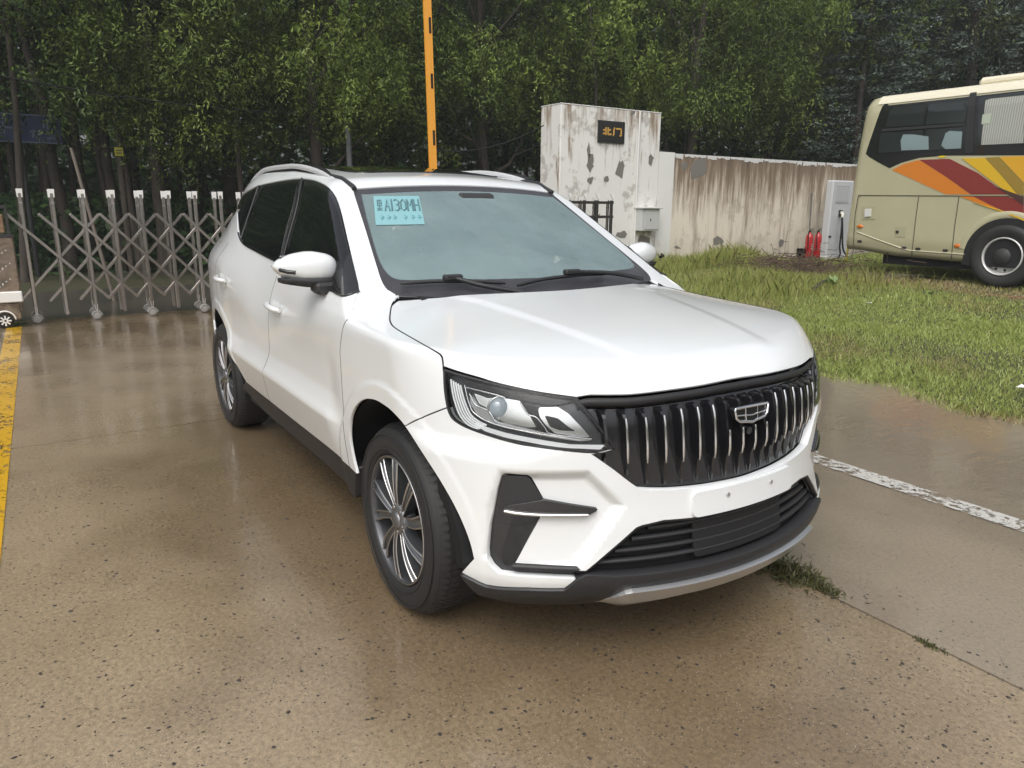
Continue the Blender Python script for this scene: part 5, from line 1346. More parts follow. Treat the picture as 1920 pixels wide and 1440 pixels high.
def trunk_mesh(seed, Ht, r0, limbs, fork=None, spread=.5):
    r2 = np.random.default_rng(seed); b = MB(); z = np.linspace(-.2, Ht, 9); sw = np.cumsum(r2.normal(0, .05, (9, 2)), 0)
    P = [(sw[i, 0], sw[i, 1], z[i]) for i in range(9)]; b.tube(P, [r0*(1.25 if i == 0 else 1)*(1-.75*i/8) for i in range(9)], 9, cap=False)
    for k in range(limbs):
        t = r2.uniform(fork or .3, .95); i = int(t*8); p = np.array(P[i]); th = r2.uniform(0, 6.28); L = Ht*r2.uniform(.18, .42)
        d = V3(math.cos(th)*spread, math.sin(th)*spread, r2.uniform(.5, 1.0)); d /= np.linalg.norm(d); q = p+d*L*.5+r2.normal(size=3)*.12; e = q+d*L*.6+V3(0, 0, .2)+r2.normal(size=3)*.2
        rr = r0*(1-.7*t)*.55; b.tube([p, q, e], [rr, rr*.6, rr*.15], 6, cap=False)
        f = q+(e-q)*.3; g2 = f+r2.normal(size=3)*[.8, .8, .3]+V3(0, 0, .7); b.tube([f, g2], [rr*.4, rr*.1], 5, cap=False)
    me = b.build('trunk_proto', bark).data; bpy.data.objects.remove(bpy.data.objects['trunk_proto']); return me
LM = {'willow': leafmat('leaf_willow', (.058, .104, .024), (.29, .39, .075)), 'broad': leafmat('leaf_broad', (.040, .086, .030), (.185, .305, .105)), 'conifer': leafmat('leaf_conifer', (.035, .06, .045), (.16, .21, .165), .1), 'pale': leafmat('leaf_pale', (.07, .10, .035), (.22, .28, .10))}
CR = {('willow', 0): crown_mesh('crown_a', 1, 'willow', LM['willow'], 70000, 2.1, 10.5, 3.3), ('willow', 1): crown_mesh('crown_b', 2, 'willow', LM['willow'], 70000, 2.4, 10.5, 3.5),
      ('broad', 0): crown_mesh('crown_c', 3, 'broad', LM['broad'], 52000, 2.9, 10.5, 3.3), ('broad', 1): crown_mesh('crown_d', 4, 'broad', LM['broad'], 46000, 3.6, 12, 3.6),
      ('conifer', 0): crown_mesh('crown_e', 5, 'conifer', LM['conifer'], 56000, .7, 13, 3.2), ('pale', 0): crown_mesh('crown_f', 6, 'willow', LM['pale'], 46000, 3.0, 12, 3.4)}
TK = {('willow', 0): trunk_mesh(11, 8, .17, 9), ('willow', 1): trunk_mesh(12, 8.5, .20, 10, .25, .6), ('broad', 0): trunk_mesh(13, 8, .15, 7), ('broad', 1): trunk_mesh(14, 9, .13, 6, .4), ('conifer', 0): trunk_mesh(15, 12, .20, 0), ('pale', 0): trunk_mesh(16, 9, .18, 8),
      ('slim', 0): trunk_mesh(17, 9, .085, 4, .55), ('slim', 1): trunk_mesh(18, 9.5, .11, 3, .6)}
def tree(px, dist, kind, var, s_, rot, lab, group='trees of the wood', dz=0., xy=None):
    x, y = xy or col_at(px, dist); z = float(Hgt(x, y))+dz; nm = {'willow': 'willow_tree', 'broad': 'broadleaf_tree', 'conifer': 'spruce_tree', 'pale': 'pale_tree'}[kind]
    ro = empty(nm, (x, y, z), lab, 'tree', group); ro.rotation_euler = (0, 0, rot)
    for me, pn in ((TK[(kind, var)], 'trunk'), (CR[(kind, var)], 'crown')):
        o = bpy.data.objects.new(pn, me); col.objects.link(o); o.parent = ro; o.scale = (s_, s_, s_)
    return ro
tree(30, 17.5, 'broad', 0, .95, .3, 'dark broadleaf tree above the blue sign at the left edge')
tree(150, 21, 'broad', 1, 1.0, 1.2, 'broadleaf tree behind the leaning pole left of the hanging foliage')
tree(-90, 21, 'broad', 1, 1.0, 2.2, 'broadleaf tree partly cut off by the left edge')
tree(330, 17.5, 'willow', 0, .92, 1.0, 'yellow green willow hanging low over the gate')
tree(470, 19.5, 'willow', 1, 1.0, 4.0, 'tall willow standing behind the low hanging one')
tree(610, 17.0, 'willow', 1, .88, 2.1, 'willow hanging just left of the orange barrier arm')
tree(745, 21.0, 'willow', 0, 1.0, 5.0, 'willow directly behind the orange barrier arm')
tree(900, 20.5, 'willow', 1, 1.0, .6, 'willow between the barrier arm and the white gate pillar')
tree(1010, 25, 'broad', 0, 1.1, 3.3, 'dark tree rising behind the left edge of the gate pillar')
tree(1085, 23.5, 'willow', 0, 1.05, 2.7, 'open branched willow right above the gate pillar sign')
tree(1275, 22.5, 'willow', 1, 1.0, 3.9, 'bright tipped willow to the right of the gate pillar')
tree(1400, 25.5, 'willow', 0, 1.12, .2, 'willow above the middle of the stained wall')
tree(1520, 28, 'pale', 0, 1.15, 1.4, 'pale tree left of the blue grey spruce')
tree(1560, 24.0, 'conifer', 0, .72, .9, 'low spruce with layered boughs behind the end of the wall')
tree(1740, 27.5, 'conifer', 0, 1.12, 2.0, 'blue grey spruce standing above the coach roof')
tree(1850, 33, 'pale', 0, 1.2, 3.0, 'light green tree beyond the spruce above the coach')
tree(1960, 29, 'pale', 0, 1.0, 5.2, 'light green tree cut off by the right edge')
tree(2080, 30, 'willow', 1, 1.1, 5.2, 'willow just outside the right edge beyond the coach')
tree(1640, 36, 'willow', 1, 1.2, 4.2, 'tall willow in the gap behind the two spruces')
for k, (px, d, kd, va) in enumerate(((60, 27, 'broad', 0), (240, 26, 'broad', 1), (390, 27, 'broad', 0), (540, 28, 'broad', 1), (690, 28, 'willow', 1), (830, 29, 'broad', 0), (950, 31, 'willow', 0), (1150, 31, 'broad', 1), (1230, 32, 'broad', 0), (1340, 33, 'broad', 1), (1470, 35, 'broad', 0), (1700, 40, 'pale', 0), (-200, 27, 'broad', 0), (2200, 36, 'broad', 1), (1180, 27, 'willow', 0), (-420, 24, 'broad', 0), (-700, 25, 'willow', 1), (-1050, 26, 'broad', 1), (2450, 36, 'willow', 0), (2900, 40, 'broad', 0), (3600, 42, 'willow', 1))):
    tree(px, d, kd, va, 1.15, k*1.7, 'background tree filling the second row of the wood', 'second row of the wood')
# slim plantation trunks in the dark under the crowns
r2 = np.random.default_rng(91)
for k in range(30):
    px = -120+k*25+r2.normal(0, 9) if k < 25 else 900+(k-25)*75+r2.normal(0, 12); d = r2.uniform(16.5, 27) if px < 480 else r2.uniform(21, 30)
    x, y = col_at(px, d); o = bpy.data.objects.new('slim_trunk', TK[('slim', k % 2)]); col.objects.link(o); o.location = (x, y, float(Hgt(x, y))); o.rotation_euler = (r2.normal(0, .03), r2.normal(0, .03), r2.uniform(0, 6.28)); s_ = r2.uniform(.8, 1.25); o.scale = (s_, s_, 1)
    tag(o, 'slim dark trunk among the plantation rows in the shade', 'tree trunk', 'slim trunks in the shade')
# the mass of the wood beyond: leaves and undergrowth nobody could count
def leafmass(n, seed, dmin, dmax, z0, z1, px0, px1, L, name, mat, lab, tint):
    r2 = np.random.default_rng(seed); px = r2.uniform(px0, px1, n); d = r2.uniform(dmin, dmax, n)
    D_ = _f[None]+_r[None]*((px-960)/FPX)[:, None]; D_ = D_[:, :2]/np.linalg.norm(D_[:, :2], axis=1, keepdims=True)
    xy = CAM[:2]+D_*d[:, None]; z = Hgt(xy[:, 0], xy[:, 1])+z0+(z1-z0)*r2.uniform(size=n)
    z *= 1
    P = np.column_stack([xy, z]); Dv = np.column_stack([r2.normal(size=(n, 2)), r2.normal(-.3, .5, n)])
    V = leaf_quads(P, Dv, L*r2.uniform(.6, 1.3, n), L*.32*r2.uniform(.6, 1.2, n), r2)
    o = bpy.data.objects.new(name, quads_mesh(name, V, n, mat, np.clip(tint+.2*r2.normal(size=n), 0, 1))); col.objects.link(o); tag(o, lab, None, None, 'stuff'); return o
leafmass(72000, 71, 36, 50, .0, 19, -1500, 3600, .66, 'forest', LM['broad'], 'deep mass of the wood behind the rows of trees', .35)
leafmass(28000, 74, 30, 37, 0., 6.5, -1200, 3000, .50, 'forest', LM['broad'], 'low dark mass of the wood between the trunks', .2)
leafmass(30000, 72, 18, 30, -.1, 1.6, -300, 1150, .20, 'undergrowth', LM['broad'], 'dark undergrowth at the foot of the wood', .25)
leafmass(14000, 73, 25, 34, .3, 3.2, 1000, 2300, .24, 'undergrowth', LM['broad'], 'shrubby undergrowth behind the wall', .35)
# ---------------------------------------------------------------- folding gate
STEEL = mat_base('stainless', (.46, .43, .40), .20, .93)
CAPM = mat_base('reflective_cap', (.80, .80, .78), .35); DKST = mat_base('dark_steel', (.06, .06, .06), .35, .6)
GX, GX2, BAY, GY0, NB = -8.62, -9.02, .332, -1.94, 28
GATE = empty('folding_gate', (GX-.2, (GY0+7.3)/2, 0), 'long stainless steel folding lattice gate behind the white car', 'gate')
def share(name, me, parent, loc, rot=(0, 0, 0), sc_=(1, 1, 1)):
    o = bpy.data.objects.new(name, me); col.objects.link(o); o.parent = parent; o.location = Vector(loc)-wloc(parent); o.rotation_euler = rot; o.scale = sc_; return o
def proto(b, mat, name='p'):
    o = b.build(name, mat); me = o.data; bpy.data.objects.remove(o); return me
b = MB(); b.bbox((0, 0, .80), (.046, .046, 1.52), .008); b.bbox((0, 0, 1.42), (.052, .046, .05), .006); post_me = proto(b, STEEL, 'post')
b = MB(); b.add([(.02, -.030, 1.555), (.02, .030, 1.555), (-.03, .018, 1.555), (-.03, -.018, 1.555), (.024, -.034, 1.655), (.024, .034, 1.655), (-.03, .022, 1.655), (-.03, -.022, 1.655), (.026, -.014, 1.56), (.026, .014, 1.56)],
                 [(0, 1, 5, 4), (1, 2, 6, 5), (2, 3, 7, 6), (3, 0, 4, 7), (4, 5, 6, 7), (3, 2, 1, 0)]); cap_me = proto(b, CAPM, 'cap')
b = MB(); L_ = math.hypot(3*BAY, 1.08); b.bbox((0, 0, 0), (.012, L_, .036), .004)
for t in np.linspace(-.5, .5, 7): b.tube([(.004, t*L_, 0), (.011, t*L_, 0)], .009, 6)
bar_me = proto(b, STEEL, 'bar')
b = MB(); b.lathe([(.0005, -.016), (.030, -.016), (.052, -.012), (.055, 0), (.052, .012), (.030, .016), (.0005, .016)], 20, 'x'); whl_me = proto(b, mat_base('castor', (.30, .29, .28), .4), 'castor')
b = MB(); V = []; F_ = []
for k, a in enumerate(np.linspace(0, math.pi, 11)):
    for rr in (.058, .064):
        for xx in (-.012, .022): V.append((xx, rr*math.cos(a), rr*math.sin(a)))
for k in range(10):
    q = k*4; F_ += [(q+2, q+3, q+7, q+6), (q, q+4, q+5, q+1), (q, q+2, q+6, q+4), (q+1, q+5, q+7, q+3)]
b.add(V, F_, True)
for s_ in (-1, 1): b.bar((.018, s_*.006, .07), (.018, s_*.018, .15), .005, .006, (1, 0, 0))
guard_me = proto(b, mat_base('guard_grey', (.5, .49, .47), .4), 'guard')
th = math.atan2(1.08, 3*BAY)
for row, gx in enumerate((GX, GX2)):
    for i in range(NB+1):
        y = GY0+BAY*i
        share('post', post_me, GATE, (gx, y, .05 if row == 0 else .02)); share('post_cap', cap_me, GATE, (gx, y, 0))
        if i % 2 == 0:
            share('castor', whl_me, GATE, (gx+.01, y, .057)); share('castor_guard', guard_me, GATE, (gx+.012, y, .057))
    for i in range(-2, NB if row == 0 else -2):
        ym = GY0+BAY*(i+.5)
        for s_ in (1, -1):
            c = ym+s_*1.5*BAY
            if c-1.5*BAY < GY0-.9*BAY or c+1.5*BAY > GY0+BAY*(NB+.9): continue
            share('lattice_bar', bar_me, GATE, (gx+(.030 if s_ > 0 else -.030), c, .815), (-th*s_, 0, 0))
for i in range(0, NB, 4):
    b = MB(); y = GY0+BAY*i; b.bar((GX, y, .40), (GX2, y, .40), .03, .03); b.bar((GX, y, 1.20), (GX2, y, 1.20), .03, .03); b.build('cross_tie', STEEL, GATE)
# end bars of the gate by the pillar
for z in (1.30, 1.56):
    b = MB(); b.bar((GX+.05, 6.3, z), (GX+.05, 7.45, z), .03, .05); b.build('end_rail', DKST, GATE)
for y in (6.4, 6.75, 7.05, 7.4):
    b = MB(); b.bbox((GX+.055, y, .85), (.04, .06, 1.50), .006); b.build('end_post', DKST, GATE)
    b = MB(); b.add([(GX+.08, y-.05, 1.72), (GX+.08, y+.03, 1.72), (GX+.08, y+.03, 1.60), (GX+.06, y-.05, 1.72), (GX+.06, y+.03, 1.72), (GX+.06, y+.03, 1.60)], [(0, 2, 1), (3, 4, 5), (0, 1, 4, 3), (1, 2, 5, 4), (2, 0, 3, 5)]); b.build('end_cap', CAPM, GATE)

# ---------------------------------------------------------------- drive unit at the head of the gate, still in its wrapping film
HD = empty('gate_drive_unit', (-8.62, -2.40, 0), 'gate drive unit wrapped in printed film at the left edge', 'gate motor')
film = mat_base('brown_film', (.20, .155, .12), .12, .35, coat=1); nt = film.node_tree; v = coords(nt); n1 = noise(nt, v, 3.2, 4, .6, Distortion=1.5)
nt.links.new(ramp(nt, n1.outputs[0], [(.35, (.11, .085, .068)), (.52, (.26, .20, .15)), (.62, (.14, .105, .08)), (.75, (.30, .22, .13))]), bsdf(film).inputs['Base Color']); nt.links.new(bump(nt, n1.outputs[0], .5, .03), bsdf(film).inputs['Normal'])
wood = mat_base('wood_panel', (.22, .13, .08), .3); nt = wood.node_tree; v = coords(nt, (1, 1.2, 9)); n1 = noise(nt, v, 3, 5, .6)
nt.links.new(ramp(nt, n1.outputs[0], [(.3, (.10, .055, .03)), (.7, (.34, .22, .14))]), bsdf(wood).inputs['Base Color'])
b = MB(); b.bbox((-8.62, -2.42, .64), (.40, .70, .90), .012); b.build('body', film, HD)
b = MB(); b.bbox((-8.62, -2.44, 1.24), (.30, .60, .22), .01); b.build('display_panel', wood, HD)
for (y0, z0, y1, z1) in ((-2.78, 1.10, -2.06, 1.10), (-2.78, 1.44, -2.09, 1.44)):
    b = MB(); b.bar((-8.43, y0, z0), (-8.43, y1, z1), .035, .035); b.build('frame_bar', DKST, HD)
for y in (-2.105, -2.765):
    b = MB(); b.bar((-8.43, y, 1.11), (-8.43, y, 1.44), .03, .03, (1, 0, 0)); b.build('frame_bar', DKST, HD)
b = MB(); b.bbox((-8.415, -2.36, .375), (.06, .60, .13), .01); b.build('white_bumper', CAPM, HD)
b = MB(); b.bbox((-8.62, -2.42, .20), (.42, .64, .20), .01); b.build('chassis', film, HD)
for y in (-2.57, -2.27, -2.03):
    if y > -2.1: continue
    b = MB(); b.lathe([(.0005, .05), (.05, .05), (.088, .045), (.092, .03), (.092, -.02)], 24, 'x', (-8.44, y, .092)); wo_ = b.build('wheel', MAT['rubber'], HD)
    b = MB()
    for k in range(8):
        a = 2*math.pi*k/8; b.bar((-8.386, y+.012*math.cos(a), .092+.012*math.sin(a)), (-8.386, y+.062*math.cos(a), .092+.062*math.sin(a)), .016, .006, (1, 0, 0))
    b.build('wheel_spoke', CAPM, wo_)
    b = MB(); V = []; F_ = []
    for k, a in enumerate(np.linspace(0.05, math.pi-.05, 13)):
        for rr in (.103, .116): V += [(-8.45, y+rr*math.cos(a), .10+rr*math.sin(a)), (-8.37, y+rr*math.cos(a), .10+rr*math.sin(a))]
    for k in range(12): q = k*4; F_ += [(q+2, q+3, q+7, q+6), (q, q+4, q+5, q+1), (q, q+2, q+6, q+4), (q+1, q+5, q+7, q+3)]
    b.add(V, F_, True); b.build('wheel_guard', CAPM, HD)
# slanted rows of white print on the film
prt = mat_base('film_print', (.72, .72, .70), .4)
r2 = np.random.default_rng(12); b = MB()
for k in range(-3, 5):
    for j in range(18):
        u = -2.80+j*.040+.020*(k % 2); z = .45+.17*k+(u+2.8)*.75
        if not (-2.74 < u < -2.10 and .46 < z < 1.04): continue
        g = j % 6
        if g == 5: continue
        s_ = .026 if g in (1, 2) else .014; c, s2 = math.cos(.64), math.sin(.64)
        R = lambda a, d: (-8.4145, u+a*c-d*s2, z+a*s2+d*c)
        for a, d, e, f_ in (((-.4, -.5, -.4, .5), (-.4, .5, .4, .5), (.4, .5, .4, -.5)) if g % 2 else ((-.5, 0, .5, 0), (0, -.5, 0, .5), (.4, .5, -.4, -.5))):
            b.tube([R(a*s_, d*s_), R(e*s_, f_*s_)], .0026, 4, sm=False)
b.build('film_lettering', prt, HD)

# ---------------------------------------------------------------- raised barrier arm
bx_, by_ = onp(813, 345, 'x', -7.7)[:2]
BA = empty('barrier_gate', (-7.7, by_, 0), 'orange barrier arm raised upright behind the car roof', 'barrier')
tp = onp(799.5, -30, 'x', -7.7); bo_ = onp(812.5, 330, 'x', -7.7); dr_ = (tp-bo_)/np.linalg.norm(tp-bo_); p_lo = bo_-dr_*(bo_[2]-1.0)/dr_[2]; p_hi = p_lo+dr_*4.6
ORG = mat_base('orange_paint', (.80, .36, .045), .35)
wv_ = .112
b = MB(); b.bar(p_lo, p_hi, .04, wv_, (0, 1, 0)); b.build('boom', ORG, BA)
for (ya, yb) in ((33, 63), (138, 166), (244, 272)):
    q0, q1 = onp(0, 0, 'x', -7.7), None
    za, zb = onp(805, ya, 'x', -7.7)[2], onp(808, yb, 'x', -7.7)[2]
    A, B = p_lo+dr_*((za-p_lo[2])/dr_[2]), p_lo+dr_*((zb-p_lo[2])/dr_[2]); b = MB(); b.bar(A+V3(.022, .022, 0), B+V3(.022, .022, 0), .006, .034, (0, 1, 0)); b.build('slot', MAT['matte_black'], BA)
b = MB(); b.bbox((-7.72, float(p_lo[1])+.0, .52), (.34, .30, 1.04), .02); b.build('cabinet', mat_base('cabinet_orange', (.62, .28, .04), .4), BA)
b = MB(); b.tube([(-7.56, float(p_lo[1]), 1.0), (-7.80, float(p_lo[1]), 1.0)], .07, 14); b.build('pivot', DKST, BA)

# ---------------------------------------------------------------- gate pillar and stained wall
def plaster(name, white, stain, streak, dirty):
    m = mat_base(name, white, .75); nt = m.node_tree; b = bsdf(m); geo = N(nt, 'ShaderNodeNewGeometry'); pos = geo.outputs['Position']
    mp = N(nt, 'ShaderNodeMapping'); mp.inputs['Scale'].default_value = (1, 1, .10); nt.links.new(pos, mp.inputs[0])
    st = noise(nt, mp.outputs[0], 5.5, 6, .68); st2 = noise(nt, mp.outputs[0], 17, 4, .6); bl = noise(nt, pos, 2.4, 7, .68); sp = N(nt, 'ShaderNodeSeparateXYZ'); nt.links.new(pos, sp.inputs[0])
    z = sp.outputs[2]
    hi = N(nt, 'ShaderNodeMapRange', **{'From Min': dirty[0], 'From Max': dirty[1], 'To Min': 0., 'To Max': 1.}); nt.links.new(z, hi.inputs[0])
    k = math_(nt, 'ADD', math_(nt, 'ADD', math_(nt, 'MULTIPLY', st.outputs[0], .75), math_(nt, 'MULTIPLY', st2.outputs[0], .35)), math_(nt, 'MULTIPLY', hi.outputs[0], dirty[2]))
    c = ramp(nt, k, [(streak[0], white), (streak[1], stain), (streak[1]+.22, tuple(x*.42 for x in stain))])
    c2 = mixc(nt, ramp(nt, bl.outputs[0], [(.54, (0,0,0)), (.60, (1,1,1))]), c, tuple(x*.75 for x in stain))
    c = mixc(nt, dirty[3], c, c2)
    lo = N(nt, 'ShaderNodeMapRange', **{'From Min': .95, 'From Max': .25, 'To Min': 0., 'To Max': .55}); nt.links.new(z, lo.inputs[0])
    c = mixc(nt, math_(nt, 'MULTIPLY', lo.outputs[0], bl.outputs[0]), c, (.20, .18, .14))
    nt.links.new(c, b.inputs['Base Color']); nt.links.new(bump(nt, bl.outputs[0], .4, .02), b.inputs['Normal']); return m
PLX = -9.45
PW = plaster('pillar_plaster', (.74, .735, .70), (.27, .20, .135), (.64, .78), (1.6, 3.6, .16, .45))
PW2 = plaster('wall_white', (.72, .72, .695), (.34, .30, .24), (.72, .92), (1.5, 3.4, .06, .12))
PW3 = plaster('wall_stained', (.71, .645, .54), (.24, .18, .125), (.56, .77), (1.2, 2.75, .34, .25))
yA = onp(1050, 300, 'x', PLX)[1]; yP = onp(1196, 300, 'x', PLX)[1]; yB = onp(1236, 300, 'x', PLX)[1]; yC = onp(1262, 350, 'x', PLX)[1]; zt_p = onp(1120, 201, 'x', PLX)[2]; zt_w = onp(1300, 288, 'x', PLX)[2]
PIL = empty('gate_pillar', (PLX-.3, (yA+yB)/2, 0), 'tall peeling white gate pillar with a small black sign', 'pillar')
b = MB(); b.bbox((PLX-.33, (yA+yB)/2, zt_p/2), (.66, yB-yA, zt_p), .015); b.build('pillar_block', PW, PIL)
b = MB(); b.bbox((PLX-.33, (yA+yB)/2, zt_p+.008), (.67, yB-yA+.01, .02), .006); b.build('coping', mat_base('coping_white', (.66, .66, .63), .7), PIL)
pat = mat_base('bare_mortar', (.185, .175, .155), .9)
def patch(cx, cy, rx_, ry_, seed, parent, m=None, x=PLX, n=11, thick=.006):
    r2 = np.random.default_rng(seed); c = onp(cx, cy, 'x', x); th = np.sort(r2.uniform(0, 2*np.pi, n)); kx = 15.0/FPX
    P = [(c[1]+rx_*kx*1.05*math.cos(t)*r2.uniform(.6, 1.15), c[2]+ry_*kx*math.sin(t)*r2.uniform(.6, 1.15)) for t in th]
    MB().prism(P, x-.003, x+thick, lambda u, v_, w_: (w_, u, v_)).build('mortar_patch', m or pat, parent)
for a in ((1107, 303, 8, 22, 1), (1104, 283, 4, 14, 7), (1163, 319, 12, 17, 2), (1107, 338, 8, 8, 3), (1137, 336, 6, 6, 4), (1220, 300, 8, 12, 5), (1186, 212, 6, 6, 6)): patch(*a, PIL, x=PLX)
b = MB(); b.tube([(PLX+.025, yP-.02, .2), (PLX+.025, yP-.02, zt_p)], .022, 8); b.build('conduit', mat_base('conduit_white', (.68, .68, .66), .5), PIL)
WALL = empty('yard_wall', (PLX-.1, (yB+20)/2, 0), 'low yard wall streaked brown with flaking white coping', 'wall')
b = MB(); b.box((PLX-.10, (yB+yC)/2, zt_w/2), (.20, yC-yB, zt_w)); b.build('white_section', PW2, WALL)
b = MB(); b.box((PLX-.11, (yC+24)/2, zt_w/2-.02), (.19, 24-yC, zt_w-.04)); b.build('stained_section', PW3, WALL)
r2 = np.random.default_rng(8); cpm = mat_base('flaking_coping', (.62, .62, .60), .8)
y = yC+.02
while y < 20:
    L = r2.uniform(.12, .5); hh = r2.uniform(.05, .12)
    P = [(y, zt_w-.02), (y+L, zt_w-.02)]+[(y+L-L*t+r2.normal(0, .01), zt_w-.02-hh*(.6+.5*r2.uniform())) for t in np.linspace(.02, .98, 6)]
    MB().prism(P[::-1], PLX-.22, PLX-.008, lambda u, v_, w_: (w_, u, v_)).build('coping_piece', cpm, WALL); y += L+r2.uniform(.0, .06)
for a in ((1310, 318, 26, 26, 11), (1345, 452, 20, 10, 12), (1352, 466, 8, 12, 13), (1272, 463, 12, 4, 14), (1465, 455, 8, 12, 15), (1205, 455, 18, 16, 16), (1165, 440, 14, 8, 17), (1283, 312, 8, 10, 18)): patch(*a, WALL, x=PLX-.015 if a[0] > 1262 else PLX)

# sign on the pillar: 北门 in gold on black
s0, s1 = onp(1120.5, 225, 'x', PLX), onp(1168.5, 270, 'x', PLX)
SG = empty('gate_sign', (PLX, (s0[1]+s1[1])/2, s1[2]), 'black sign with gold Chinese characters on the gate pillar', 'sign')
b = MB(); b.bbox((PLX+.022, (s0[1]+s1[1])/2, (s0[2]+s1[2])/2), (.03, s1[1]-s0[1], s0[2]-s1[2]), .005); b.build('board', mat_base('sign_black', (.012, .012, .012), .3), SG)
gold = mat_base('sign_gold', (.72, .42, .10), .35, .3)
def stroke(L, x0, y0, w_, h_):
    b = MB()
    for st in L:
        for p, q in zip(st[:-1], st[1:]):
            f = lambda a: V3(PLX+.040, s0[1]+(s1[1]-s0[1])*(x0+w_*a[0]), s0[2]-(s0[2]-s1[2])*(y0+h_*a[1])); A, B = f(p), f(q)
            b.bar(A, B, .008, .030, np.cross(B-A, V3(1, 0, 0)))
    b.build('character', gold, SG)
stroke([[(.36, .0), (.36, 1.0)], [(.02, .36), (.36, .36)], [(.0, .85), (.36, .68)], [(.62, .0), (.62, .88), (.98, .88), (1, .70)], [(.62, .42), (.95, .26)]], .17, .30, .30, .36)
stroke([[(.12, .0), (.22, .14)], [(.10, .20), (.10, .85), (.0, 1.0)], [(.38, .10), (.98, .10), (.98, .98), (.80, .92)]], .54, .30, .32, .36)

# grey meter box
m0, m1 = onp(1191, 391, 'x', PLX), onp(1222, 432, 'x', PLX)
EB = empty('meter_box', (PLX+.1, (m0[1]+m1[1])/2, m1[2]), 'small grey metal meter box on the white wall by the mirror', 'meter box')
gm = mat_base('box_grey', (.50, .51, .50), .45)
b = MB(); b.bbox((PLX+.11, (m0[1]+m1[1])/2, (m0[2]+m1[2])/2), (.22, m1[1]-m0[1], m0[2]-m1[2]), .008); b.build('box', gm, EB)
b = MB(); b.bbox((PLX+.226, (m0[1]+m1[1])/2+.02, (m0[2]+m1[2])/2-.01), (.012, (m1[1]-m0[1])*.78, (m0[2]-m1[2])*.82), .005); b.build('door', gm, EB)
b = MB(); b.bbox((PLX+.12, (m0[1]+m1[1])/2, m0[2]+.015), (.30, m1[1]-m0[1]+.08, .03), .006); b.build('rain_cap', mat_base('box_cap', (.58, .585, .57), .45), EB)
b = MB(); b.bbox((PLX+.236, (m0[1]+m1[1])/2-.02, (m0[2]+m1[2])/2), (.012, .02, .05), .003); b.build('lock', DKST, EB)

# ---------------------------------------------------------------- charging post, extinguishers, bucket, rod
CX = -8.75
c0, c1_ = onp(1548, 337, 'x', CX), onp(1592, 478, 'x', CX)
gz = float(Hgt(CX, c0[1]))-.03; ch_h = c0[2]-gz; cy0, cy1 = onp(1557, 400, 'x', CX)[1], onp(1596, 400, 'x', CX)[1]
CH = empty('charging_post', (CX-.2, (cy0+cy1)/2, gz), 'grey vehicle charging post between extinguishers and coach', 'charger')
cm = mat_base('charger_grey', (.52, .53, .54), .4)
b = MB(); b.bbox((CX-.10, (cy0+cy1)/2, gz+ch_h/2), (.20, cy1-cy0, ch_h), .03); b.build('cabinet', cm, CH)
b = MB(); b.bbox((CX-.10, (cy0+cy1)/2, gz+.04), (.34, cy1-cy0+.12, .10), .01); b.build('plinth', mat_base('plinth', (.45, .45, .43), .8), CH)
yc_ = (cy0+cy1)/2-.02; zl = gz+ch_h*.86
b = MB(); b.bbox((CX+.004, yc_, zl-.06), (.012, (cy1-cy0)*.62, ch_h*.22), .004); lp = b.build('louvre_panel', mat_base('louvre_grey', (.40, .41, .42), .5), CH)
for k in range(7):
    b = MB(); b.bar((CX+.014, yc_-(cy1-cy0)*.26+k*(cy1-cy0)*.087, zl-.06-ch_h*.09), (CX+.014, yc_-(cy1-cy0)*.26+k*(cy1-cy0)*.087, zl-.06+ch_h*.09), .012, .012, (1, 0, 0)); b.build('louvre', cm, lp)
zg = gz+ch_h*.57; b = MB(); b.bbox((CX+.012, yc_-.02, zg+.04), (.04, .12, .16), .01); b.build('holster', DKST, CH)
b = MB(); b.tube([(CX+.03, yc_-.02, zg+.06), (CX+.11, yc_-.07, zg+.03), (CX+.12, yc_-.09, zg-.06)], [.035, .042, .03], 8); b.build('charging_gun', mat_base('gun_cream', (.62, .60, .52), .4), CH)
for s_ in (-1, 1):
    b = MB(); b.tube(crom([(CX+.12, yc_-.09, zg-.06), (CX+.13, yc_-.06+.02*s_, zg-.35), (CX+.14, yc_-.03+.06*s_, zg-.75), (CX+.18, yc_+.10*s_, gz+.16), (CX+.22, yc_+.26*s_, gz+.02)], 5), .021, 7); b.build('cable', MAT['matte_black'], CH)
b = MB(); b.bbox((CX+.004, cy0+.07, gz+ch_h*.30), (.02, .10, .04), .004); b.build('latch', DKST, CH)
RED = mat_base('extinguisher_red', (.46, .018, .022), .28, coat=.5)
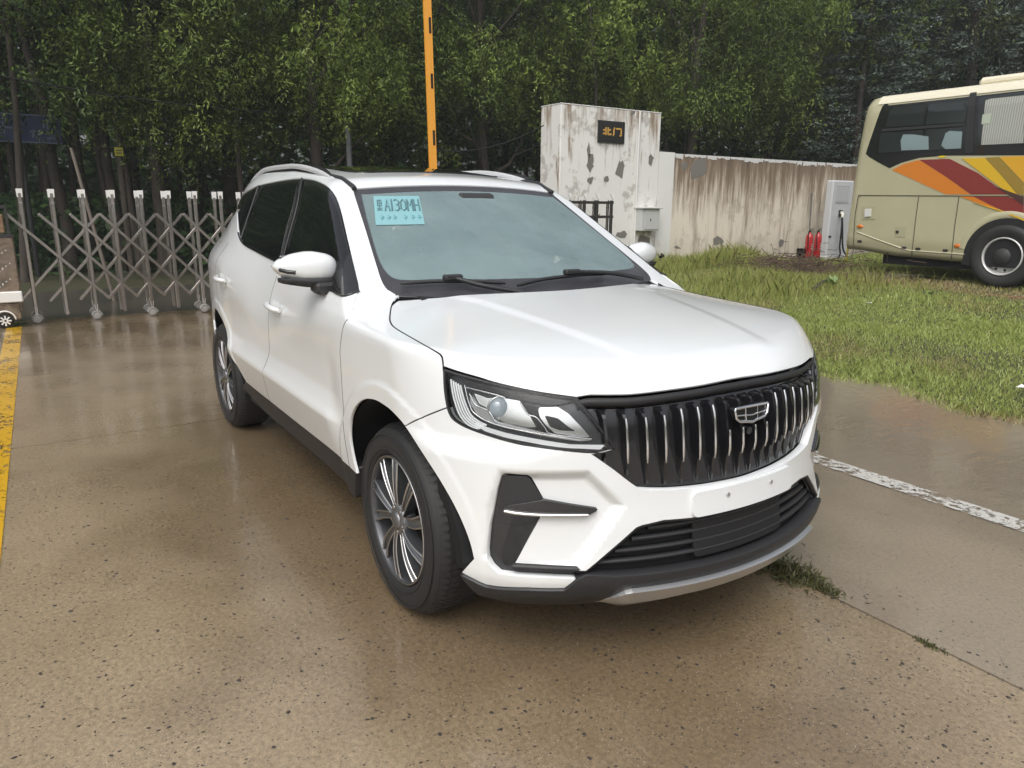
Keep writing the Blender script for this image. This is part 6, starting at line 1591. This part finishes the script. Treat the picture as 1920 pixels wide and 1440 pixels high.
for k, (px, lab) in enumerate(((1517, 'red fire extinguisher beside the black bucket'), (1533, 'red fire extinguisher next to the charging post'))):
    p = onp(px, 455, 'x', -8.65); x, y = p[0], p[1]; z = float(Hgt(x, y))+.06; e = empty('fire_extinguisher', (x, y, z), lab, 'extinguisher', 'fire extinguishers at the wall')
    b = MB(); b.lathe([(.0005, 0), (.080, .0), (.086, .02), (.086, .46), (.075, .52), (.045, .56), (.028, .575), (.028, .60)], 20, 'z', (x, y, z)); b.build('cylinder', RED, e)
    b = MB(); b.tube([(x, y, z+.60), (x, y, z+.64)], .026, 8); b.bar((x, y, z+.66), (x+.10, y-.03, z+.69), .02, .012); b.bar((x, y, z+.64), (x+.10, y-.03, z+.635), .02, .012); b.build('valve', DKST, e)
    b = MB(); b.tube(crom([(x, y-.03, z+.63), (x+.03, y-.10, z+.58), (x+.05, y-.105, z+.35), (x+.05, y-.09, z+.18)], 4), .011, 6); b.build('hose', MAT['matte_black'], e)
    b = MB(); 
    for j in range(3): b.box((x+.0865, y-.0+.0, z+.22+.05*j), (.004, .05, .022))
    b.build('label', mat_base('label_white', (.62, .45, .43), .5), e)
p = onp(1503, 465, 'x', -8.75); z = float(Hgt(p[0], p[1]))+.03; b = MB(); b.lathe([(.0005, .0), (.085, 0), (.11, .24), (.118, .245), (.105, .24), (.08, .02), (.0005, .02)], 20, 'z', (p[0], p[1], z)); tag(b.build('bucket', MAT['matte_black']), 'black bucket standing left of the fire extinguishers', 'bucket')
A, B = onp(1519, 440, 'x', -8.9), onp(1522, 363, 'x', PLX+.04); A[2] = .4; b = MB(); b.tube([A, B], .016, 7); tag(b.build('rod', DKST), 'thin dark rod leaning on the wall above the extinguishers', 'rod')
# yellow and black guard posts beside the charger
p = onp(1597, 400, 'x', -7.6); b = MB(); b.tube([(p[0], p[1], .2), (p[0], p[1], 1.45)], .022, 10); tag(b.build('guard_post', mat_base('guard_yellow', (.42, .36, .03), .5)), 'yellow guard post half hidden behind the coach tail', 'post')

# ---------------------------------------------------------------- signs and pole in the wood
p0_, p1_ = onp(-60, 207, 'x', -15.5), onp(119, 271, 'x', -15.5)
BS = empty('road_sign', (-15.5, (p0_[1]+p1_[1])/2, 0), 'blue road sign half hidden by leaves at the left edge', 'sign')
blu = mat_base('sign_blue', (.007, .018, .065), .4); b = MB(); b.bbox((-15.5, (p0_[1]+p1_[1])/2, (p0_[2]+p1_[2])/2), (.03, abs(p1_[1]-p0_[1]), p0_[2]-p1_[2]), .01); b.build('panel', blu, BS)
wl_ = mat_base('sign_white', (.11, .14, .19), .5); hs_ = p0_[2]-p1_[2]; ws_ = abs(p1_[1]-p0_[1]); b = MB(); yb_, zb_s = min(p0_[1], p1_[1]), p1_[2]
for L in ([(.66, .18), (.68, .48)], [(.63, .40), (.73, .42)], [(.70, .20), (.74, .34)], [(.80, .55), (.80, .8)], [(.84, .5), (.84, .78)], [(.82, .18), (.90, .22)], [(.90, .22), (.90, .14)], [(.35, .3), (.35, .7)], [(.25, .5), (.45, .5)]):
    b.bar((-15.482, yb_+ws_*L[0][0], zb_s+hs_*L[0][1]), (-15.482, yb_+ws_*L[1][0], zb_s+hs_*L[1][1]), .004, .03, (0, .3, 1))
for z in (.03, .97): b.bar((-15.482, yb_+.02, zb_s+hs_*z), (-15.482, yb_+ws_-.02, zb_s+hs_*z), .004, .02)
b.build('sign_lettering', wl_, BS)
b = MB(); b.tube([(-15.55, (p0_[1]+p1_[1])/2, -.1), (-15.55, (p0_[1]+p1_[1])/2, p0_[2])], .05, 10); b.build('sign_post', DKST, BS)
p0_, p1_ = onp(214, 276, 'x', -14.2), onp(232, 293, 'x', -14.2); b = MB(); b.bbox((-14.2, (p0_[1]+p1_[1])/2, (p0_[2]+p1_[2])/2), (.02, abs(p1_[1]-p0_[1]), p0_[2]-p1_[2]), .004)
YS = b.build('notice_board', mat_base('notice_yellow', (.36, .33, .03), .5)); tag(YS, 'small yellow notice hanging in the shade above the gate', 'notice')
b = MB(); 
for k in range(2): b.box((-14.187, (p0_[1]+p1_[1])/2, p1_[2]+(p0_[2]-p1_[2])*(.35+.3*k)), (.004, abs(p1_[1]-p0_[1])*.6, .02))
b.build('notice_print', DKST, YS)
b = MB(); b.tube([(-14.25, (p0_[1]+p1_[1])/2, .1), (-14.25, (p0_[1]+p1_[1])/2, p0_[2])], .06, 8); b.build('notice_post', bark, YS)
A, B = onp(133, 277, 'x', -10.6), onp(168, 400, 'x', -10.6); A2 = B+(B-A)*(B[2]/(A[2]-B[2])); b = MB(); b.tube([A, A2], [.022, .03], 7); tag(b.build('leaning_pole', mat_base('weathered_wood', (.17, .14, .115), .8)), 'weathered wooden pole leaning just behind the gate', 'pole')
A, B = onp(652, 235, 'x', -13), onp(657, 320, 'x', -13); B[2] = 0; b = MB(); b.tube([A, B], .06, 9); tag(b.build('utility_pole', mat_base('grey_pole', (.12, .125, .13), .7)), 'pale grey pole standing left of the orange arm', 'pole')
for (q0, q1, sag, lab) in (((-60, 130), (1000, 170), .6, 'thin cable strung through the crowns at upper left'), ((780, 275), (1020, 235), .25, 'thin cable running to the gate pillar')):
    A, B = onp(*q0, 'x', -12.0), onp(*q1, 'x', -9.9 if q1[1] == 235 else -14.5); b = MB(); b.tube([A+(B-A)*t-V3(0, 0, sag*4*t*(1-t)) for t in np.linspace(0, 1, 24)], .011, 5); tag(b.build('overhead_cable', MAT['matte_black']), lab, 'cable')
# ---------------------------------------------------------------- coach
BY = 11.1                               # its near side
gzb = .24
def bp_(px, py): p = onp(px, py, 'y', BY); return p[0], p[2]
xr_, _ = bp_(1590, 365); x_wh, z_wh = bp_(1880, 481)
z_top = bp_(1700, 170)[1]; z_belt = bp_(1800, 366)[1]; z_wb = bp_(1800, 293)[1]
BUS = empty('coach', (xr_+5, BY+1.25, gzb), 'olive cream coach with orange red and yellow stripes', 'bus')
olive = mat_base('coach_paint', (.47, .445, .29), .32, .1, coat=.6); nt = olive.node_tree; v = coords(nt); n1 = noise(nt, v, 1.5, 5, .6); nt.links.new(ramp(nt, n1.outputs[0], [(.3, (.45, .43, .28)), (.7, (.50, .47, .31))]), bsdf(olive).inputs['Base Color'])
cream = mat_base('coach_roof', (.68, .64, .50), .35, coat=.4); dgl = mat_base('coach_glass', (.012, .013, .013), .05, spec=.6)
XB0, XB1, BW = xr_+.02, xr_+10.8, 2.5
zb_low = bp_(1800, 494)[1]; zb_r = bp_(1602, 468)[1]
# body: rounded section swept along its length, tail leaning forward a little at the top
def sec(zl, zt):
    L = []; yc = BW/2
    pts = [(0.06, zl), (0.0, zl+.10), (0, 1.0), (0, 1.9), (.0, 2.6), (.025, zt-.35), (.06, zt-.14), (.16, zt-.03), (.50, zt+.02), (1.25, zt+.05)]
    return pts
NS = []; zt_b = bp_(1660, 174)[1]-.02
stations = [(0.0, .06, .35), (.05, .03, .16), (.14, .01, .06), (.30, 0, 0), (1.0, 0, 0), (3., 0, 0), (6, 0, 0), (9, 0, 0), (10.3, 0, .02), (10.65, .05, .15), (10.8, .12, .4)]
V = []; F_ = []; per = 0
for (dx, ins, top) in stations:
    zl = (zb_r if dx < .3 else zb_r+(zb_low-zb_r)*min(1, (dx-.3)/1.2))
    S = sec(zl, zt_b); full = S+[(BW-a, z) for a, z in S[::-1][1:]]; per = len(full)
    for a, z in full:
        lean = .10*max(0, (z-1.2)/2.4)**1.4 if dx < .31 else 0
        aa = BW/2+(a-BW/2)*(1-ins*1.2)
        V.append((XB0+dx+lean*(1-dx/.31 if dx < .31 else 0)*1.0, BY+aa, zl+(z-zl)*(1-top*.10)))
for i in range(len(stations)-1):
    for j in range(per-1): F_.append((i*per+j, (i+1)*per+j, (i+1)*per+j+1, i*per+j+1))
    F_.append((i*per+per-1, (i+1)*per+per-1, (i+1)*per, i*per))
F_ += [tuple(range(per)), tuple(range((len(stations)-1)*per, len(stations)*per))[::-1]]
body = MB().add(V, F_, True).build('body', olive, BUS)
# roof cap in cream
V = []; F_ = []
for k, x in enumerate(np.linspace(XB0+.34, XB1-.3, 12)):
    for a, z in ((.045, zt_b-.16), (.10, zt_b-.06), (.17, zt_b-.012), (.5, zt_b+.035), (1.25, zt_b+.066), (2.0, zt_b+.035), (2.33, zt_b-.012), (2.40, zt_b-.06), (2.455, zt_b-.16)): V.append((x, BY+a, z))
for k in range(11):
    for j in range(8): F_.append((k*9+j, k*9+9+j, k*9+10+j, k*9+1+j))
MB().add(V, F_, True).build('roof_cap', cream, BUS)
def side_sheet(name, px_pts, mat, off, par=None, thick=.006):
    P = [bp_(*q) for q in px_pts]
    def yof(z):  # tumblehome of the side
        return float(np.interp(z, [1.9, 2.6, zt_b-.35, zt_b-.14, zt_b-.04], [0, .0, .025, .06, .16]))
    P = np.array(P); lo, hi = P.min(0), P.max(0); B_ = resample(P, .12)
    G = np.array(np.meshgrid(np.arange(lo[0], hi[0], .15), np.arange(lo[1], hi[1], .10))).reshape(2, -1).T
    if len(G): G = G[inside(B_, G) & (dist_poly(B_, G) > .04)]
    A_ = np.vstack([B_, G]) if len(G) else B_; n = len(B_)
    vv, ee, ff, *_ = delaunay_2d_cdt([Vector(p) for p in A_], [(i, (i+1) % n) for i in range(n)], [], 0, 1e-6)
    Q = np.array([tuple(v_) for v_ in vv]); T = np.array([tuple(f_) for f_ in ff]); T = T[inside(B_, Q[T].mean(1))]
    V = [(x, BY+yof(z)-off, z) for x, z in Q]; F_ = []
    for t in T:
        e = np.cross(np.subtract(V[t[1]], V[t[0]]), np.subtract(V[t[2]], V[t[0]])); F_.append(tuple(t) if e[1] < 0 else tuple(t[::-1]))
    b = MB(); b.add(V, F_); m_ = len(B_); W_ = [(x, BY+yof(z)-off, z) for x, z in B_]+[(x, BY+yof(z)-off+thick+.012, z) for x, z in B_]
    b.add(W_, [(i, i+m_, (i+1) % m_+m_, (i+1) % m_) for i in range(m_)]); return b.build(name, mat, par or BUS)
k6b = cr(1480, 120, 3.2727)
def dense(L, m=8):
    out = []
    for a, c in zip(L, L[1:]+L[:1]): out += [(a[0]+(c[0]-a[0])*t/m, a[1]+(c[1]-a[1])*t/m) for t in range(m)]
    return out
# dark glazing band with slanted tail
side_sheet('glazing_band', dense(k6b((470, 550), (560, 262), (590, 225), (640, 208), (1100, 150), (1440, 120), (2100, 40), (2100, 600), (1440, 560), (960, 562), (800, 575), (690, 605), (615, 640), (540, 600), (490, 570))), dgl, .004)
xg0 = bp_(*k6b((2060, 300))[0])[0]; zg0, zg1 = bp_(*k6b((1440, 558))[0])[1], zt_b-.22
MB().box(((xg0+XB1-.5)/2, BY+.012, (zg0+zg1)/2), (XB1-.5-xg0, .05, zg1-zg0)).build('glazing_band', dgl, BUS)
gg = mat_base('coach_pane', (.022, .028, .028), .06, spec=.6)
side_sheet('side_window', dense(k6b((610, 290), (640, 268), (835, 250), (820, 372), (590, 388))), gg, .012)
side_sheet('side_window', dense(k6b((850, 248), (1095, 225), (1075, 355), (838, 372))), gg, .012)
side_sheet('side_window', dense(k6b((560, 425), (820, 405), (820, 530), (548, 545))), gg, .012)
side_sheet('side_window', dense(k6b((840, 402), (1065, 388), (1050, 520), (830, 528))), gg, .012)
side_sheet('side_window', dense(k6b((1160, 205), (1440, 165), (1440, 490), (1158, 500))), gg, .012)
for k in range(4):
    xa = xg0+.15+k*(XB1-.7-xg0)/4; MB().box((xa+.75, BY-.012, (zg0+zg1)/2), ((XB1-.7-xg0)/4-.18, .012, zg1-zg0-.22)).build('side_window', gg, BUS)
side_sheet('window_pillar', dense(k6b((1100, 160), (1140, 155), (1130, 545), (1080, 545))), MAT['black_plastic'], .016)
side_sheet('window_rail', dense(k6b((570, 398), (1080, 362), (1078, 378), (565, 414))), MAT['black_plastic'], .018)
# seat backs and curtain seen in the glass
clothm = mat_base('seat_cover', (.20, .27, .28), .6); curt = mat_base('curtain', (.36, .37, .34), .8); nt = curt.node_tree; v = coords(nt); wv2 = N(nt, 'ShaderNodeTexWave', Scale=9.0, Distortion=1.0); nt.links.new(v, wv2.inputs[0]); nt.links.new(ramp(nt, wv2.outputs[0], [(0, (.25, .26, .235)), (1, (.43, .44, .40))]), bsdf(curt).inputs['Base Color'])
side_sheet('seat_back', dense(k6b((685, 470), (700, 432), (760, 432), (855, 445), (858, 525), (690, 530))), clothm, .014)
side_sheet('seat_back', dense(k6b((935, 500), (960, 425), (985, 410), (1062, 415), (1055, 518), (960, 522))), clothm, .014)
side_sheet('curtain', dense(k6b((1200, 222), (1230, 212), (1440, 190), (1440, 485), (1180, 497))), curt, .014)
side_sheet('window_note', dense(k6b((1185, 310), (1240, 303), (1232, 362), (1180, 370))), mat_base('note_paper', (.42, .48, .38), .6), .018)
# livery
stripes = [('livery_stripe', (.62, .20, .02), ((630, 650), (700, 615), (790, 590), (850, 610), (960, 690), (1110, 800), (960, 800))),
 ('livery_stripe', (.62, .20, .02), ((1040, 812), (1130, 812), (1300, 900), (1160, 855))),
 ('livery_stripe', (.22, .03, .025), ((800, 588), (985, 582), (1160, 670), (1340, 800), (1115, 800), (960, 690))),
 ('livery_stripe', (.22, .03, .025), ((1130, 813), (1340, 813), (1440, 850), (1440, 955), (1300, 895))),
 ('livery_stripe', (.66, .42, .02), ((1060, 580), (1200, 575), (1290, 670), (1400, 800), (1340, 790), (1180, 670))),
 ('livery_stripe', (.30, .20, .03), ((1205, 575), (1285, 570), (1440, 735), (1440, 805), (1405, 800), (1290, 670))),
 ('livery_stripe', (.66, .36, .02), ((1290, 570), (1600, 560), (1600, 760), (1440, 728))),
 ('livery_stripe', (.07, .03, .025), ((1265, 750), (1340, 798), (1440, 868), (1440, 820), (1400, 800))),
 ('livery_stripe', (.66, .42, .02), ((1130, 850), (1300, 905), (1440, 962), (1440, 950), (1290, 893)))]
for k, (nm, c, L) in enumerate(stripes): side_sheet(nm, dense(k6b(*L), 3), mat_base('livery_%d' % k, c, .3, coat=.5), .0045+.0012*k)
side_sheet('exit_mark', k6b((918, 565), (945, 562), (962, 569), (945, 576), (918, 573)), mat_base('exit_yellow', (.7, .55, .02), .5), .012)
# shut lines, rub strip, flap details
ln = mat_base('shut_line', (.05, .048, .03), .7)
def bline(L, r=.006, mt=ln, nm='shut_line'):
    b = MB(); b.tube([(x, BY-.004, z) for x, z in (bp_(*q) for q in k6b(*L))], r, 5); b.build(nm, mt, BUS)
bline(((425, 806), (1440, 812), (2100, 818)), .007); bline(((425, 806), (405, 920), (392, 1120))); bline(((795, 812), (775, 960), (750, 1185))); bline(((1042, 815), (1015, 1000), (992, 1215)))
bline(((415, 1030), (560, 1085), (700, 1135), (740, 1145), (1075, 1168)), .011, mat_base('rub_strip', (.52, .50, .38), .35), 'rub_strip')
side_sheet('fuel_flap', dense(k6b((448, 875), (530, 872), (528, 952), (445, 955)), 2), mat_base('flap', (.38, .365, .24), .4), .008)
side_sheet('fuel_lock', k6b((468, 890), (505, 888), (503, 935), (466, 938)), mat_base('flap_white', (.62, .62, .60), .4), .03, thick=.03)
side_sheet('hatch', dense(k6b((652, 998), (716, 996), (712, 1062), (650, 1060)), 2), mat_base('hatch', (.38, .365, .24), .4), .007)
side_sheet('hatch_latch', k6b((656, 1022), (672, 1022), (672, 1038), (656, 1038)), DKST, .02, thick=.02)
amb = mat_base('amber_lens', (.60, .16, .01), .2, coat=1)
for (x, y) in ((435, 996), (1034, 1116)):
    X, Z = bp_(*k6b((x, y))[0]); b = MB(); b.lathe([(.062, .0), (.058, -.018), (.035, -.024), (.0005, -.026)], 16, 'y', (0, 0, 0)); o = b.build('side_marker', amb, BUS); o.scale = (1, 1, .55); o.location = Vector((X, BY, Z))
for (x, y) in ((432, 1088), (705, 1128), (790, 1134), (958, 1144)):
    X, Z = bp_(*k6b((x, y))[0]); b = MB(); b.bbox((X, BY-.006, Z), (.085, .02, .042), .006); b.build('flap_latch', DKST, BUS)
b = MB(); X, Z = XB0+.28, zt_b-.30; b.bbox((XB0+.20, BY+.22, zt_b-.22), (.10, .10, .10), .03); b.build('high_marker', mat_base('red_marker', (.4, .02, .02), .2, coat=1), BUS)
X, Z = bp_(1850, 150); b = MB(); b.bbox((X, BY+1.2, zt_b+.12), (1.0, .9, .14), .05); b.build('roof_hatch', cream, BUS)
# wheel arch and wheel
def archring(xc, zc, r0):
    b = MB(); V = []; F_ = []
    A_ = np.linspace(rad(8), rad(172), 30)
    for a in A_:
        for rr, yy in ((r0, -.004), (r0+.085, -.022), (r0+.10, .004)): V.append((xc+rr*math.cos(a), BY+yy, zc+rr*math.sin(a)*1.02))
    for i in range(29):
        for j in range(2): F_.append((i*3+j, i*3+3+j, i*3+4+j, i*3+1+j))
    b.add(V, F_, True); return b.build('wheel_arch', olive, BUS)
def archdark(xc, zc, r0):
    P = [(xc+r0*math.cos(a), zc+r0*math.sin(a)) for a in np.linspace(0, math.pi, 30)]+[(xc-r0, zb_low-.02), (xc+r0, zb_low-.02)]
    MB().prism(P, BY-.006, BY+.05, lambda u, v_, w_: (u, w_, v_)).build('wheel_well', MAT['matte_black'], BUS)
R_b = .50
for xc in (x_wh, x_wh+5.6):
    archdark(xc, z_wh, .60); archring(xc, z_wh, .60)
    w_ = empty('wheel', (xc, BY-.01, z_wh), parent=BUS)
    b = MB(); b.lathe([(.30, -.005), (.33, -.03), (.42, -.045), (.47, -.035), (.495, .0), (.50, .04), (.50, .26), (.47, .30), (.30, .30)], 48, 'y', (xc, BY-.01, z_wh)); b.build('tyre', MAT['rubber'], w_)
    b = MB(); b.lathe([(.305, -.004), (.300, -.030), (.285, -.034), (.275, -.010), (.262, .05), (.255, .10)], 48, 'y', (xc, BY-.01, z_wh)); b.build('rim', mat_base('steel_rim', (.62, .62, .61), .35, .35), w_)
    b = MB(); b.lathe([(.262, .075), (.21, .06), (.16, .045), (.12, .04)], 40, 'y', (xc, BY-.01, z_wh)); b.build('wheel_disc', mat_base('rim_disc', (.55, .55, .54), .45, .3), w_)
    b = MB(); b.lathe([(.13, .06), (.128, -.02), (.115, -.035), (.0005, -.04)], 28, 'y', (xc, BY-.01, z_wh)); b.build('hub', mat_base('hub_dark', (.03, .03, .03), .5), w_)
    for k in range(10):
        a = 2*math.pi*k/10+.2; p = V3(xc+.168*math.cos(a), BY-.01, z_wh+.168*math.sin(a)); b = MB(); b.tube([p+V3(0, .06, 0), p+V3(0, .02, 0)], .014, 6); b.build('wheel_nut', MAT['chrome'], w_)
        a += .31; p = V3(xc+.222*math.cos(a), BY-.01, z_wh+.222*math.sin(a)); b = MB(); b.tube([p+V3(0, .09, 0), p+V3(0, .055, 0)], .021, 8); b.build('vent_hole', MAT['matte_black'], w_)
# far-side wheels and underside
b = MB(); b.box((XB0+5.5, BY+1.25, .62), (9.6, 2.1, .22)); b.build('chassis', MAT['matte_black'], BUS)
for xc in (x_wh, x_wh+5.6):
    b = MB(); b.lathe([(.0005, -.15), (.47, -.15), (.50, -.1), (.50, .12), (.47, .15), (.0005, .15)], 32, 'y', (xc, BY+2.3, z_wh)); b.build('far_tyre', MAT['rubber'], BUS)
side_sheet('mud_guard', k6b((1080, 1175), (1110, 1180), (1112, 1235), (1082, 1228)), MAT['matte_black'], -.05)
# ---------------------------------------------------------------- rain-laden air
hm = bpy.data.materials.new('rain_haze'); hm.use_nodes = True; nt = hm.node_tree; nt.nodes.clear()
mo = N(nt, 'ShaderNodeOutputMaterial'); pv = N(nt, 'ShaderNodeVolumePrincipled'); pv.inputs['Color'].default_value = (.86, .90, .92, 1); pv.inputs['Density'].default_value = .0020; pv.inputs['Anisotropy'].default_value = .2
hm.cycles.homogeneous_volume = True
nt.links.new(pv.outputs[0], mo.inputs['Volume'])
tag(MB().box((-10, 6, 9.0), (130, 130, 21.5)).build('haze', hm), 'thin rain haze hanging in the air over the yard', kind='stuff')
